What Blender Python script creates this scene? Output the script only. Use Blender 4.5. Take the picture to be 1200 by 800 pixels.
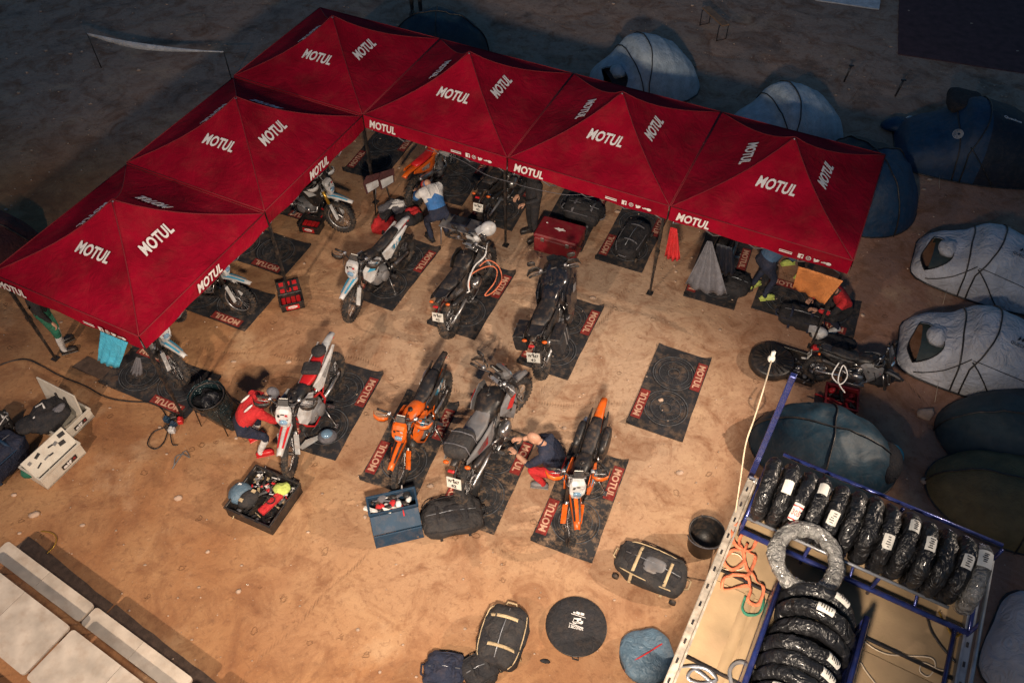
import bpy, math, random
from mathutils import Vector, Matrix, noise, Euler
R = math.radians
rnd = random.Random(7)
S = bpy.context.scene
COL = S.collection
for _o in list(bpy.data.objects): bpy.data.objects.remove(_o)

# ------------------------------------------------------------------ camera
F_, CH, PIT = 966.7, 11.191, 0.867      # focal length in px of a 1200 px frame, camera height, pitch below the horizon
cd = bpy.data.cameras.new('camera'); cam = bpy.data.objects.new('camera', cd); COL.objects.link(cam)
cam.location = (0, 0, CH); cam.rotation_euler = (math.pi / 2 - PIT, 0, 0)
cd.sensor_width = 36; cd.lens = F_ / 1200 * 36; cd.clip_end = 1500; cd.clip_start = 0.1
S.camera = cam
S.render.resolution_x, S.render.resolution_y = 1024, 682

def G(u, v, z=0.0):
    """world point at height z that the photograph shows at pixel (u, v)"""
    x = (u - 600) / F_; y = (400 - v) / F_
    d = Vector((x, math.cos(PIT) + y * math.sin(PIT), -math.sin(PIT) + y * math.cos(PIT)))
    t = (z - CH) / d.z
    return Vector((d.x * t, d.y * t, z))

# ------------------------------------------------------------------ sky, sun, floodlights, exposure
W = bpy.data.worlds.new('World'); S.world = W; W.use_nodes = True
nt = W.node_tree; nt.nodes.clear()
sky = nt.nodes.new('ShaderNodeTexSky'); sky.sky_type = 'NISHITA'; sky.sun_disc = False
sky.sun_elevation = R(3.0); sky.sun_rotation = R(200); sky.air_density = 1.3; sky.ozone_density = 4.0; sky.dust_density = 0.6
bg = nt.nodes.new('ShaderNodeBackground'); bg.inputs['Strength'].default_value = 0.15
wo = nt.nodes.new('ShaderNodeOutputWorld')
nt.links.new(sky.outputs[0], bg.inputs[0]); nt.links.new(bg.outputs[0], wo.inputs[0])
sd = bpy.data.lights.new('sun', 'SUN'); sun = bpy.data.objects.new('sun', sd); COL.objects.link(sun)
sd.energy = 0.05; sd.angle = R(10); sd.color = (0.8, 0.86, 1.0)
sun.rotation_euler = Vector((math.sin(R(200)) * -1, math.cos(R(200)) * -1, -0.6)).to_track_quat('-Z', 'Y').to_euler()
def spot(name, loc, target, power, col, size, blend, radius):
    l = bpy.data.lights.new(name, 'SPOT'); o = bpy.data.objects.new(name, l); COL.objects.link(o)
    l.energy = power; l.color = col; l.spot_size = R(size); l.spot_blend = blend; l.shadow_soft_size = radius
    o.location = loc; o.rotation_euler = (Vector(target) - Vector(loc)).to_track_quat('-Z', 'Y').to_euler()
    return o
LA, TA = (0.15, -0.3, 8.5), (-0.4, 7.6, 0)       # work light on the mast beside the truck
LC, TC = (12.5, 6.6, 7.6), (-2.2, 6.4, 0)       # work light on the mast at the right, beyond the tents
LB, TB = (-8.5, -3.5, 10.5), (-3.8, 6.0, 0)     # weaker light on the mast behind the tables
spot('work_light_beam', LA, TA, 6100, (1.0, 0.82, 0.64), 88, 1.0, 0.3)
spot('side_light_beam', LC, TC, 6600, (1.0, 0.80, 0.62), 46, 0.7, 0.08)
spot('back_light_beam', LB, TB, 5600, (1.0, 0.76, 0.56), 66, 1.0, 0.15)
S.view_settings.view_transform = 'Standard'; S.view_settings.look = 'None'
S.view_settings.exposure = 0.0; S.view_settings.gamma = 1.0
S.render.engine = 'CYCLES'

# ------------------------------------------------------------------ materials
MATS = {}
def pm(name, col, rough=0.6, metal=0.0, var=0.25, scale=6.0, bump=0.15, bscale=40.0, dust=0.0, trans=0.0, alpha=1.0, coat=0.0, spec=0.5, wrinkle=0.0, emis=None, ws=9):
    if name in MATS: return MATS[name]
    m = bpy.data.materials.new(name); m.use_nodes = True; t = m.node_tree
    b = t.nodes['Principled BSDF']; L = t.links.new; N = t.nodes.new
    tc0 = N('ShaderNodeTexCoord'); oi = N('ShaderNodeObjectInfo'); va = N('ShaderNodeVectorMath'); va.operation = 'MULTIPLY_ADD'
    L(oi.outputs['Random'], va.inputs[0]); va.inputs[1].default_value = (37, 21, 53); L(tc0.outputs['Object'], va.inputs[2])
    class tc: outputs = {'Object': va.outputs[0]}
    n1 = N('ShaderNodeTexNoise'); n1.inputs['Scale'].default_value = scale; n1.inputs['Detail'].default_value = 6
    L(tc.outputs['Object'], n1.inputs['Vector'])
    mr = N('ShaderNodeMapRange'); mr.inputs['From Min'].default_value = 0.3; mr.inputs['From Max'].default_value = 0.7
    mr.inputs['To Min'].default_value = 1 - var; mr.inputs['To Max'].default_value = 1 + var * 0.6
    L(n1.outputs['Fac'], mr.inputs['Value'])
    mx = N('ShaderNodeMix'); mx.data_type = 'RGBA'; mx.blend_type = 'MULTIPLY'; mx.inputs['Factor'].default_value = 1
    mx.inputs['A'].default_value = (*col, 1); L(mr.outputs['Result'], mx.inputs['B'])
    out = mx.outputs['Result']
    if dust > 0:
        n3 = N('ShaderNodeTexNoise'); n3.inputs['Scale'].default_value = scale * 1.7; n3.inputs['Detail'].default_value = 8; n3.inputs['Roughness'].default_value = 0.7
        L(tc.outputs['Object'], n3.inputs['Vector'])
        r2 = N('ShaderNodeMapRange'); r2.inputs['From Min'].default_value = 0.48; r2.inputs['From Max'].default_value = 0.72; r2.inputs['To Max'].default_value = dust
        L(n3.outputs['Fac'], r2.inputs['Value'])
        m2 = N('ShaderNodeMix'); m2.data_type = 'RGBA'; L(r2.outputs['Result'], m2.inputs['Factor']); L(out, m2.inputs['A']); m2.inputs['B'].default_value = (0.36, 0.23, 0.14, 1)
        out = m2.outputs['Result']
    L(out, b.inputs['Base Color'])
    b.inputs['Roughness'].default_value = rough; b.inputs['Metallic'].default_value = metal
    b.inputs['Specular IOR Level'].default_value = spec
    if coat: b.inputs['Coat Weight'].default_value = coat
    if trans: b.inputs['Transmission Weight'].default_value = trans
    if alpha < 1: b.inputs['Alpha'].default_value = alpha
    if emis: b.inputs['Emission Color'].default_value = (*emis[:3], 1); b.inputs['Emission Strength'].default_value = emis[3]
    if bump > 0:
        n2 = N('ShaderNodeTexNoise'); n2.inputs['Scale'].default_value = bscale; n2.inputs['Detail'].default_value = 4
        L(tc.outputs['Object'], n2.inputs['Vector'])
        bp = N('ShaderNodeBump'); bp.inputs['Strength'].default_value = bump; bp.inputs['Distance'].default_value = 0.01
        L(n2.outputs['Fac'], bp.inputs['Height'])
        if wrinkle > 0:
            n4 = N('ShaderNodeTexNoise'); n4.inputs['Scale'].default_value = ws; n4.inputs['Detail'].default_value = 3; n4.inputs['Distortion'].default_value = 2.2
            L(tc.outputs['Object'], n4.inputs['Vector'])
            b4 = N('ShaderNodeBump'); b4.inputs['Strength'].default_value = wrinkle; b4.inputs['Distance'].default_value = 0.06
            L(n4.outputs['Fac'], b4.inputs['Height']); L(bp.outputs['Normal'], b4.inputs['Normal']); L(b4.outputs['Normal'], b.inputs['Normal'])
        else: L(bp.outputs['Normal'], b.inputs['Normal'])
    MATS[name] = m
    return m
M = {}
M['red'] = pm('canopy_red', (0.29, 0.002, 0.018), 0.9, var=0.35, scale=1.6, bump=0.2, bscale=300, spec=0.1, dust=0.05, wrinkle=0.35, ws=3.5)
M['redseam'] = pm('seam_red', (0.2, 0.006, 0.014), 0.8)
M['white'] = pm('print_white', (0.78, 0.76, 0.74), 0.6, var=0.08, bump=0)
M['black'] = pm('black_plastic', (0.018, 0.018, 0.02), 0.42, var=0.3, dust=0.22)
M['gloss'] = pm('gloss_black', (0.012, 0.014, 0.02), 0.2, coat=0.5, bump=0.03, dust=0.15)
M['rubber'] = pm('rubber', (0.022, 0.022, 0.024), 0.8, var=0.4, dust=0.45, bump=0.4)
M['steel'] = pm('steel', (0.42, 0.42, 0.43), 0.32, 0.9, dust=0.3)
M['alu'] = pm('aluminium', (0.62, 0.63, 0.65), 0.38, 0.85, dust=0.25)
M['dkmetal'] = pm('dark_metal', (0.06, 0.06, 0.065), 0.4, 0.7, dust=0.3)
M['gold'] = pm('gold_fork', (0.6, 0.36, 0.06), 0.3, 0.7)
M['orange'] = pm('orange_plastic', (0.72, 0.12, 0.008), 0.35, var=0.25, dust=0.4, bump=0.02)
M['wplast'] = pm('white_plastic', (0.54, 0.55, 0.56), 0.4, var=0.3, dust=0.5, bump=0.02)
M['rplast'] = pm('red_plastic', (0.52, 0.015, 0.02), 0.35, var=0.12, dust=0.12, bump=0.02)
M['bplast'] = pm('blue_plastic', (0.05, 0.32, 0.52), 0.4, var=0.2, bump=0.02)
M['gplast'] = pm('grey_plastic', (0.16, 0.16, 0.17), 0.5, var=0.3, dust=0.25, bump=0.05)
M['vinyl'] = pm('seat_vinyl', (0.02, 0.02, 0.023), 0.6, var=0.3, dust=0.3, bump=0.3)
M['lens'] = pm('lamp_glass', (0.25, 0.42, 0.6), 0.08, 0.2, var=0.4, bump=0)
M['screen'] = pm('smoked_screen', (0.03, 0.035, 0.045), 0.12, var=0.1, bump=0, coat=0.6)
M['mat'] = pm('floor_mat', (0.017, 0.018, 0.023), 0.9, var=0.5, scale=4, dust=0.32, bump=0.4)
M['matdirt'] = pm('dirty_floor_mat', (0.024, 0.024, 0.027), 0.9, var=0.4, scale=4, dust=0.9, bump=0.6)
M['matprint'] = pm('mat_red_print', (0.22, 0.016, 0.013), 0.85, var=0.35, scale=14, dust=0.25)
M['matlet'] = pm('mat_letter_print', (0.62, 0.36, 0.25), 0.85, var=0.2, scale=20, dust=0.3)
M['matring'] = pm('mat_ring_print', (0.07, 0.08, 0.095), 0.85, var=0.5, scale=14, dust=0.2)
M['bag'] = pm('wrap_plastic', (0.014, 0.014, 0.016), 0.36, var=0.5, bump=0.15, bscale=24, wrinkle=0.9, ws=6, coat=0.15)
M['clear'] = pm('clear_wrap', (0.25, 0.245, 0.235), 0.15, var=0.6, scale=14, bump=0.4, bscale=34, ws=11, wrinkle=1.0, coat=0.4)
M['label'] = pm('paper_label', (0.72, 0.70, 0.64), 0.6, var=0.1)
M['ply'] = pm('roof_ply', (0.36, 0.25, 0.14), 0.8, var=0.35, scale=2.2, bump=0.2, dust=0.4)
M['alrail'] = pm('worn_rail', (0.42, 0.37, 0.31), 0.6, 0.1, var=0.5, scale=12, dust=0.4)
M['blue'] = pm('rack_blue', (0.028, 0.045, 0.20), 0.25, 0.4, var=0.35, scale=10, dust=0.12, coat=0.3)
M['rackgrey'] = pm('rack_grey', (0.38, 0.40, 0.44), 0.35, 0.6, var=0.3, dust=0.15)
M['strap'] = pm('orange_strap', (0.62, 0.17, 0.08), 0.8, var=0.35, scale=20)
M['cord'] = pm('pale_cord', (0.62, 0.5, 0.36), 0.8)
M['wood'] = pm('wood', (0.30, 0.17, 0.09), 0.7, var=0.4, scale=9)
M['brown'] = pm('brown_shade_sheet', (0.085, 0.055, 0.042), 0.95, var=0.35, scale=12, bump=0.6, dust=0.12)  # colour of the flat sheets that stand in for ground shadows
M['dkcarpet'] = pm('maroon_carpet', (0.10, 0.045, 0.048), 0.95, var=0.3, scale=5, bump=0.6)
M['cream'] = pm('cream_top', (0.58, 0.51, 0.43), 0.5, var=0.3, scale=3.5, bump=0.1, dust=0.4)
M['skin'] = pm('skin', (0.50, 0.27, 0.18), 0.5, var=0.1, bump=0.05)
M['hair'] = pm('hair', (0.03, 0.022, 0.018), 0.7, var=0.4)
def cloth(n, c, **k):
    k.setdefault('wrinkle', 0.5); k.setdefault('rough', 0.85); k.setdefault('var', 0.25); k.setdefault('dust', 0.08)
    M[n] = pm('cloth_' + n, c, **k); return M[n]
cloth('c_black', (0.018, 0.018, 0.022)); cloth('c_navy', (0.015, 0.022, 0.05)); cloth('c_red', (0.55, 0.02, 0.025)); cloth('c_white', (0.7, 0.69, 0.68))
cloth('c_grey', (0.13, 0.13, 0.15)); cloth('c_denim', (0.05, 0.11, 0.21)); cloth('c_blue', (0.04, 0.17, 0.45)); cloth('c_orange', (0.62, 0.22, 0.06))
cloth('c_turq', (0.06, 0.42, 0.62)); cloth('c_green', (0.02, 0.16, 0.1)); cloth('c_lime', (0.55, 0.65, 0.15)); cloth('c_char', (0.028, 0.027, 0.029)); cloth('c_tan', (0.55, 0.42, 0.25))
for _n in ('t_',): pass
cloth('t_grey', (0.52, 0.53, 0.57), dust=0.15, rough=0.55, scale=3, wrinkle=0.9, ws=4); cloth('t_blue', ws=2.2, wrinkle=0.25, c=(0.004, 0.034, 0.085), rough=0.6); cloth('t_navy', ws=2.2, wrinkle=0.25, c=(0.003, 0.008, 0.02), rough=0.6)
cloth('t_teal', ws=2.2, wrinkle=0.25, c=(0.006, 0.032, 0.055), rough=0.6); cloth('t_turq', ws=2.2, wrinkle=0.25, c=(0.02, 0.22, 0.32), rough=0.6); cloth('t_olive', (0.15, 0.11, 0.045), rough=0.7); cloth('t_dark', ws=2.2, wrinkle=0.25, c=(0.03, 0.05, 0.055), rough=0.65)
cloth('t_ice', (0.42, 0.50, 0.56), rough=0.5, dust=0.02); cloth('t_maroon', (0.07, 0.02, 0.022)); cloth('b_teal', (0.015, 0.07, 0.12), rough=0.5); cloth('b_slate', (0.10, 0.17, 0.24), rough=0.5)
M['binbag'] = pm('bin_bag', (0.010, 0.024, 0.030), 0.2, var=0.4, wrinkle=0.9, coat=0.3)
M['case_blue'] = pm('blue_case', (0.008, 0.04, 0.085), 0.65, var=0.2, scale=5, dust=0.15)
M['case_red'] = pm('red_case', (0.20, 0.008, 0.016), 0.5, var=0.2, scale=5, dust=0.15)
M['rock'] = pm('stone', (0.5, 0.36, 0.27), 0.9, var=0.4, bump=0.6)
M['elf_w'] = pm('white_crate', (0.62, 0.58, 0.50), 0.5, var=0.15, dust=0.25)

# ------------------------------------------------------------------ mesh helpers
class MB:
    def __init__(s): s.v = []; s.f = []; s.m = []; s.X = Matrix.Identity(4); s.sm = []
    def add(s, vs, fs, mat=0, smooth=True):
        o = len(s.v); s.v += [s.X @ Vector(p) for p in vs]
        for f in fs: s.f.append([i + o for i in f]); s.m.append(mat); s.sm.append(smooth)
        return s
    def box(s, c, d, mat=0, rot=None, taper=1.0, bev=0.0):
        x, y, z = d[0] / 2, d[1] / 2, d[2] / 2
        b = min(bev, x * .9, y * .9, z * .9)
        vs = []; fs = []
        if b <= 0:
            vs = [(sx * x * (taper if sz > 0 else 1), sy * y * (taper if sz > 0 else 1), sz * z) for sz in (-1, 1) for sy in (-1, 1) for sx in (-1, 1)]
            fs = [(0, 2, 3, 1), (4, 5, 7, 6), (0, 1, 5, 4), (2, 6, 7, 3), (0, 4, 6, 2), (1, 3, 7, 5)]
        else:
            rings = [(-z, x - b, y - b, 0), (-z + b, x, y, b), (z - b, x, y, b), (z, x - b, y - b, 0)]
            for k, (zz, xx, yy, cc) in enumerate(rings):
                t = taper if zz > 0 else 1
                q = b * 0.6
                for px, py in ((-xx + q, -yy), (xx - q, -yy), (xx, -yy + q), (xx, yy - q), (xx - q, yy), (-xx + q, yy), (-xx, yy - q), (-xx, -yy + q)):
                    vs.append((px * t, py * t, zz))
            for k in range(3):
                for i in range(8):
                    j = (i + 1) % 8; fs.append((k * 8 + i, k * 8 + j, k * 8 + 8 + j, k * 8 + 8 + i))
            fs.append(tuple(range(7, -1, -1))); fs.append(tuple(range(24, 32)))
        X = Matrix.Translation(c) @ (rot.to_matrix().to_4x4() if isinstance(rot, Euler) else (rot if rot else Matrix.Identity(4)))
        return s.add([X @ Vector(p) for p in vs], fs, mat, False)
    def tube(s, pts, r, n=8, mat=0, cap=True, closed=False):
        pts = [Vector(p) for p in pts]; N = len(pts); vs = []; fs = []
        rr = r if isinstance(r, (list, tuple)) else [r] * N
        up = None
        for i, p in enumerate(pts):
            a = pts[(i - 1) % N] if (closed or i > 0) else p
            b = pts[(i + 1) % N] if (closed or i < N - 1) else p
            d = (b - a).normalized() if (b - a).length > 1e-9 else Vector((0, 0, 1))
            if up is None:
                up = Vector((0, 0, 1)) if abs(d.z) < 0.9 else Vector((1, 0, 0))
            u = (up - d * up.dot(d))
            if u.length < 1e-4: u = d.orthogonal()
            u.normalize(); w = d.cross(u); up = u
            for k in range(n):
                t = 2 * math.pi * k / n
                vs.append(p + (u * math.cos(t) + w * math.sin(t)) * rr[i])
        for i in range(N if closed else N - 1):
            for k in range(n):
                a = i * n + k; b = i * n + (k + 1) % n; c = ((i + 1) % N) * n
                fs.append((a, b, c + (k + 1) % n, c + k))
        if cap and not closed:
            fs.append(tuple(range(n - 1, -1, -1))); fs.append(tuple((N - 1) * n + k for k in range(n)))
        return s.add(vs, fs, mat)
    def loft(s, secs, mat=0, cap=True, closed=True):
        n = len(secs[0]); vs = [p for q in secs for p in q]; fs = []
        for i in range(len(secs) - 1):
            for k in range(n if closed else n - 1):
                fs.append((i * n + k, i * n + (k + 1) % n, (i + 1) * n + (k + 1) % n, (i + 1) * n + k))
        if cap and closed:
            fs.append(tuple(range(n - 1, -1, -1))); fs.append(tuple((len(secs) - 1) * n + k for k in range(n)))
        return s.add(vs, fs, mat)
    def lathe(s, prof, n=20, mat=0, X=None):
        X = X or Matrix.Identity(4); vs = []; fs = []
        for r, z in prof:
            for k in range(n):
                t = 2 * math.pi * k / n; vs.append(X @ Vector((r * math.cos(t), r * math.sin(t), z)))
        for i in range(len(prof) - 1):
            for k in range(n):
                fs.append((i * n + k, i * n + (k + 1) % n, (i + 1) * n + (k + 1) % n, (i + 1) * n + k))
        return s.add(vs, fs, mat)
    def torus(s, R_, r, N=40, n=10, mat=0, X=None, sq=1.0, wob=0.0, seed=0):
        X = X or Matrix.Identity(4); vs = []; fs = []
        for i in range(N):
            a = 2 * math.pi * i / N
            for k in range(n):
                t = 2 * math.pi * k / n
                rr = r
                if wob: rr *= 1 + wob * noise.noise(Vector((math.cos(a) * 3 + seed * 7.3, math.sin(a) * 3, math.cos(t) * 1.5 + 4 * math.sin(t))) ) + wob * 0.6 * noise.noise(Vector((math.cos(a) * 9 + seed, math.sin(a) * 9, t)))
                vs.append(X @ Vector(((R_ + rr * math.cos(t)) * math.cos(a), (R_ + rr * math.cos(t)) * math.sin(a), rr * sq * math.sin(t))))
        for i in range(N):
            for k in range(n):
                fs.append((i * n + k, ((i + 1) % N) * n + k, ((i + 1) % N) * n + (k + 1) % n, i * n + (k + 1) % n))
        return s.add(vs, fs, mat)
    def ell(s, c, d, n=12, m=8, mat=0, rot=None, p=1.0, nz=0.0, seed=0, fq=3.0):
        """superellipsoid with half sizes d; p<1 is boxier; nz is a noise amplitude"""
        X = Matrix.Translation(c) @ (rot if rot else Matrix.Identity(4)); vs = []; fs = []
        sp = lambda q: math.copysign(abs(q) ** p, q)
        for i in range(m + 1):
            ph = -math.pi / 2 + math.pi * i / m
            for k in range(n):
                t = 2 * math.pi * k / n
                q = Vector((sp(math.cos(ph)) * sp(math.cos(t)) * d[0], sp(math.cos(ph)) * sp(math.sin(t)) * d[1], sp(math.sin(ph)) * d[2]))
                if nz:
                    w = noise.noise(q * fq + Vector((seed * 5.1, seed, 0))) + 0.5 * noise.noise(q * fq * 2.7 + Vector((seed, 0, 3)))
                    q += q.normalized() * nz * w
                vs.append(X @ q)
        for i in range(m):
            for k in range(n):
                fs.append((i * n + k, i * n + (k + 1) % n, (i + 1) * n + (k + 1) % n, (i + 1) * n + k))
        return s.add(vs, fs, mat)
    def plate(s, poly, y, t, mat=0, bow=0.0):
        """polygon in the x-z plane, thickness t about y, the middle bowed outwards"""
        n = len(poly); cx = sum(p[0] for p in poly) / n; cz = sum(p[1] for p in poly) / n
        sg = 1 if y >= 0 else -1
        vs = [(a, y - sg * t / 2, b) for a, b in poly] + [(a, y + sg * t / 2, b) for a, b in poly]
        ins = [(cx + (a - cx) * .6, y + sg * (t / 2 + bow), cz + (b - cz) * .6) for a, b in poly]
        vs += ins; fs = [tuple(range(n))]
        for i in range(n):
            j = (i + 1) % n; fs.append((i, j, n + j, n + i)); fs.append((n + i, n + j, 2 * n + j, 2 * n + i))
        fs.append(tuple(range(2 * n, 3 * n)))
        return s.add(vs, fs, mat, False)
    def prism(s, poly, z0, z1, mat=0):
        n = len(poly); vs = [(a, b, z0) for a, b in poly] + [(a, b, z1) for a, b in poly]
        fs = [tuple(range(n - 1, -1, -1)), tuple(range(n, 2 * n))] + [(i, (i + 1) % n, n + (i + 1) % n, n + i) for i in range(n)]
        return s.add(vs, fs, mat, False)
    def mesh(s, name, mats):
        me = bpy.data.meshes.new(name); me.from_pydata([tuple(v) for v in s.v], [], s.f)
        for m in (mats if isinstance(mats, (list, tuple)) else [mats]): me.materials.append(m)
        me.polygons.foreach_set('material_index', s.m); me.polygons.foreach_set('use_smooth', s.sm); me.update()
        return me
    def build(s, name, mats, parent=None, **tags):
        return link(name, s.mesh(name, mats), parent, **tags)
def link(name, me, parent=None, loc=None, rot=None, **tags):
    o = bpy.data.objects.new(name, me); COL.objects.link(o)
    if parent is not None: o.parent = parent
    if loc is not None: o.location = loc
    if rot is not None: o.rotation_euler = rot
    for k, v in tags.items():
        if v: o[k] = v
    return o
def thing(name, label, cat, loc=(0, 0, 0), rz=0.0, group=None, rot=None):
    o = bpy.data.objects.new(name, None); COL.objects.link(o); o.empty_display_size = 0.1
    o.location = loc; o.rotation_euler = rot if rot else (0, 0, rz)
    o['label'] = label; o['category'] = cat
    if group: o['group'] = group
    return o
def arc(a0, a1, n, fn): return [fn(a0 + (a1 - a0) * i / (n - 1)) for i in range(n)]
def smooth(pts, k=4):
    P = [Vector(p) for p in pts]; out = []
    for i in range(len(P) - 1):
        a = P[max(0, i - 1)]; b = P[i]; c = P[i + 1]; d = P[min(len(P) - 1, i + 2)]
        for j in range(k):
            t = j / k; out.append(.5 * ((2 * b) + (c - a) * t + (2 * a - 5 * b + 4 * c - d) * t * t + (3 * b - a - 3 * c + d) * t ** 3))
    return out + [P[-1]]
TXT = {}
def text_mesh(s, size, bold=0.02, shear=0.0, mat=None, depth=0.002):
    key = (s, size, bold, shear, mat.name if mat else '')
    if key in TXT: return TXT[key]
    c = bpy.data.curves.new('lettering', 'FONT'); c.body = s; c.size = size; c.offset = bold * size; c.shear = shear; c.extrude = depth
    c.align_x = 'CENTER'; c.align_y = 'CENTER'; c.resolution_u = 3; c.space_character = 1.0 + bold * 1.4
    o = bpy.data.objects.new('tmp', c); COL.objects.link(o)
    dg = bpy.context.evaluated_depsgraph_get(); me = bpy.data.meshes.new_from_object(o.evaluated_get(dg))
    bpy.data.objects.remove(o); me.name = 'lettering'; me.materials.clear(); me.materials.append(mat or M['white'])
    TXT[key] = me
    return me
def put(me, name, parent, org, ux, uy, **tags):
    """mesh laid with its x along ux and y along uy at org"""
    ux = Vector(ux).normalized(); uy = Vector(uy); uz = ux.cross(uy).normalized(); uy = uz.cross(ux)
    m = Matrix((ux, uy, uz)).transposed().to_4x4(); m.translation = Vector(org)
    o = link(name, me, parent, **tags); o.matrix_local = m
    return o
def place_on(o, A, B):
    pass
def sec(x, z, w, h, n=12, p=0.8, y=0.0, ax='x'):
    out = []
    for k in range(n):
        t = 2 * math.pi * k / n + math.pi / n
        c, q = math.cos(t), math.sin(t)
        a = math.copysign(abs(c) ** p, c) * w; b = math.copysign(abs(q) ** p, q) * h
        out.append((x, y + a, z + b))
    return out

# ------------------------------------------------------------------ ground
def ground():
    me = bpy.data.meshes.new('ground'); v = []; f = []
    xs = [-400, -120, -60] + [-30 + 1.5 * i for i in range(41)] + [60, 120, 400]
    ys = [-400, -120, -40] + [-12 + 1.5 * i for i in range(41)] + [80, 160, 600]
    for y in ys:
        for x in xs: v.append((x, y, 0))
    n = len(xs)
    for j in range(len(ys) - 1):
        for i in range(n - 1): f.append((j * n + i, j * n + i + 1, (j + 1) * n + i + 1, (j + 1) * n + i))
    me.from_pydata(v, [], f)
    m = bpy.data.materials.new('trampled_earth'); m.use_nodes = True; t = m.node_tree; N = t.nodes.new; L = t.links.new
    b = t.nodes['Principled BSDF']; b.inputs['Roughness'].default_value = 0.95; b.inputs['Specular IOR Level'].default_value = 0.15
    tc = N('ShaderNodeTexCoord')
    def nz(scale, det=6, rough=0.55, dist=0.0):
        q = N('ShaderNodeTexNoise'); q.inputs['Scale'].default_value = scale; q.inputs['Detail'].default_value = det
        q.inputs['Roughness'].default_value = rough; q.inputs['Distortion'].default_value = dist; L(tc.outputs['Object'], q.inputs['Vector']); return q.outputs['Fac']
    def rmp(src, a, c, lo=0, hi=1):
        q = N('ShaderNodeMapRange'); q.inputs['From Min'].default_value = a; q.inputs['From Max'].default_value = c
        q.inputs['To Min'].default_value = lo; q.inputs['To Max'].default_value = hi; L(src, q.inputs['Value']); return q.outputs['Result']
    def mix(fac, A, Bc, mode='MIX'):
        q = N('ShaderNodeMix'); q.data_type = 'RGBA'; q.blend_type = mode
        if isinstance(fac, (int, float)): q.inputs['Factor'].default_value = fac
        else: L(fac, q.inputs['Factor'])
        for nm, c in (('A', A), ('B', Bc)):
            if isinstance(c, tuple): q.inputs[nm].default_value = (*c, 1)
            else: L(c, q.inputs[nm])
        return q.outputs['Result']
    # paler in the middle of the yard, redder to the sides
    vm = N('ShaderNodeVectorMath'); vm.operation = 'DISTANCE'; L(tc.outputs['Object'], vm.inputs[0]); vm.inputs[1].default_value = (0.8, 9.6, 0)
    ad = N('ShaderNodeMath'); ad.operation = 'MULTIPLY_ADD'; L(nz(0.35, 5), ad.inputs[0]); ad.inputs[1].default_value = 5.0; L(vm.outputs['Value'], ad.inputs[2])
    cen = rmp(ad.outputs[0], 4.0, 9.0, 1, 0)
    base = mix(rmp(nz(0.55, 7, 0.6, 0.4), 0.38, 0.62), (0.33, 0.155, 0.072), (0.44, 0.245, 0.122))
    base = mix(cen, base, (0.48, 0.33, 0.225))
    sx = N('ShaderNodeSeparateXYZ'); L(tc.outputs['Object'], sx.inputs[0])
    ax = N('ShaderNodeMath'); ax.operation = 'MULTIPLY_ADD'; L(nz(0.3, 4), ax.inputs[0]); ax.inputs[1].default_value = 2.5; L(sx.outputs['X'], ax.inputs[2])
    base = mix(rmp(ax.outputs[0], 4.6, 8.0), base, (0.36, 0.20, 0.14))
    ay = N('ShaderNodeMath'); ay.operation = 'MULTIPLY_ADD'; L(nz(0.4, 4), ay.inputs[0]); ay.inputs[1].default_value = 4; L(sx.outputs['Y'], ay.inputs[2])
    base = mix(rmp(ay.outputs[0], 15.5, 19.0), base, (0.42, 0.29, 0.215))  # far earth colour lifted in place of the light missing behind the gazebos
    base = mix(rmp(nz(1.7, 9, 0.68, 0.9), 0.47, 0.68, 0, 0.85), base, (0.22, 0.098, 0.05))
    base = mix(rmp(nz(0.9, 6, 0.6), 0.56, 0.74, 0, 0.6), base, (0.58, 0.40, 0.25))
    base = mix(rmp(nz(11, 8, 0.72, 0.6), 0.52, 0.7, 0, 0.7), base, (0.20, 0.10, 0.055))
    base = mix(rmp(nz(3.4, 9, 0.75, 1.4), 0.60, 0.68, 0, 0.5), base, (0.22, 0.095, 0.05))
    base = mix(rmp(nz(60, 3, 0.6), 0.62, 0.8, 0, 0.5), base, (0.16, 0.09, 0.06))
    base = mix(rmp(nz(38, 3, 0.6), 0.64, 0.78, 0, 0.45), base, (0.66, 0.52, 0.40))
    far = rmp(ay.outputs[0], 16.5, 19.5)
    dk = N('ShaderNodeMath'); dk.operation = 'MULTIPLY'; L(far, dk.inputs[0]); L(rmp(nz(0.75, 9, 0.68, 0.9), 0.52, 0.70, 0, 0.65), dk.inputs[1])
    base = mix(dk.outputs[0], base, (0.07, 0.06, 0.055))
    L(base, b.inputs['Base Color'])
    def fn(op, *a):
        q = N('ShaderNodeMath'); q.operation = op
        for i, x in enumerate(a):
            if isinstance(x, (int, float)): q.inputs[i].default_value = x
            else: L(x, q.inputs[i])
        return q.outputs[0]
    vp = N('ShaderNodeTexVoronoi'); vp.inputs['Scale'].default_value = 2.6; L(tc.outputs['Object'], vp.inputs['Vector'])
    sc_ = N('ShaderNodeSeparateColor'); L(vp.outputs['Color'], sc_.inputs[0])
    wob = fn('MULTIPLY_ADD', nz(9, 4), 0.42, vp.outputs['Distance'])
    ring = fn('MULTIPLY', fn('SUBTRACT', 1.0, fn('MULTIPLY', fn('ABSOLUTE', fn('SUBTRACT', wob, 0.32)), 28), ), fn('GREATER_THAN', sc_.outputs[0], 0.55))
    ring = fn('MAXIMUM', ring, 0.0)
    trk = None
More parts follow.
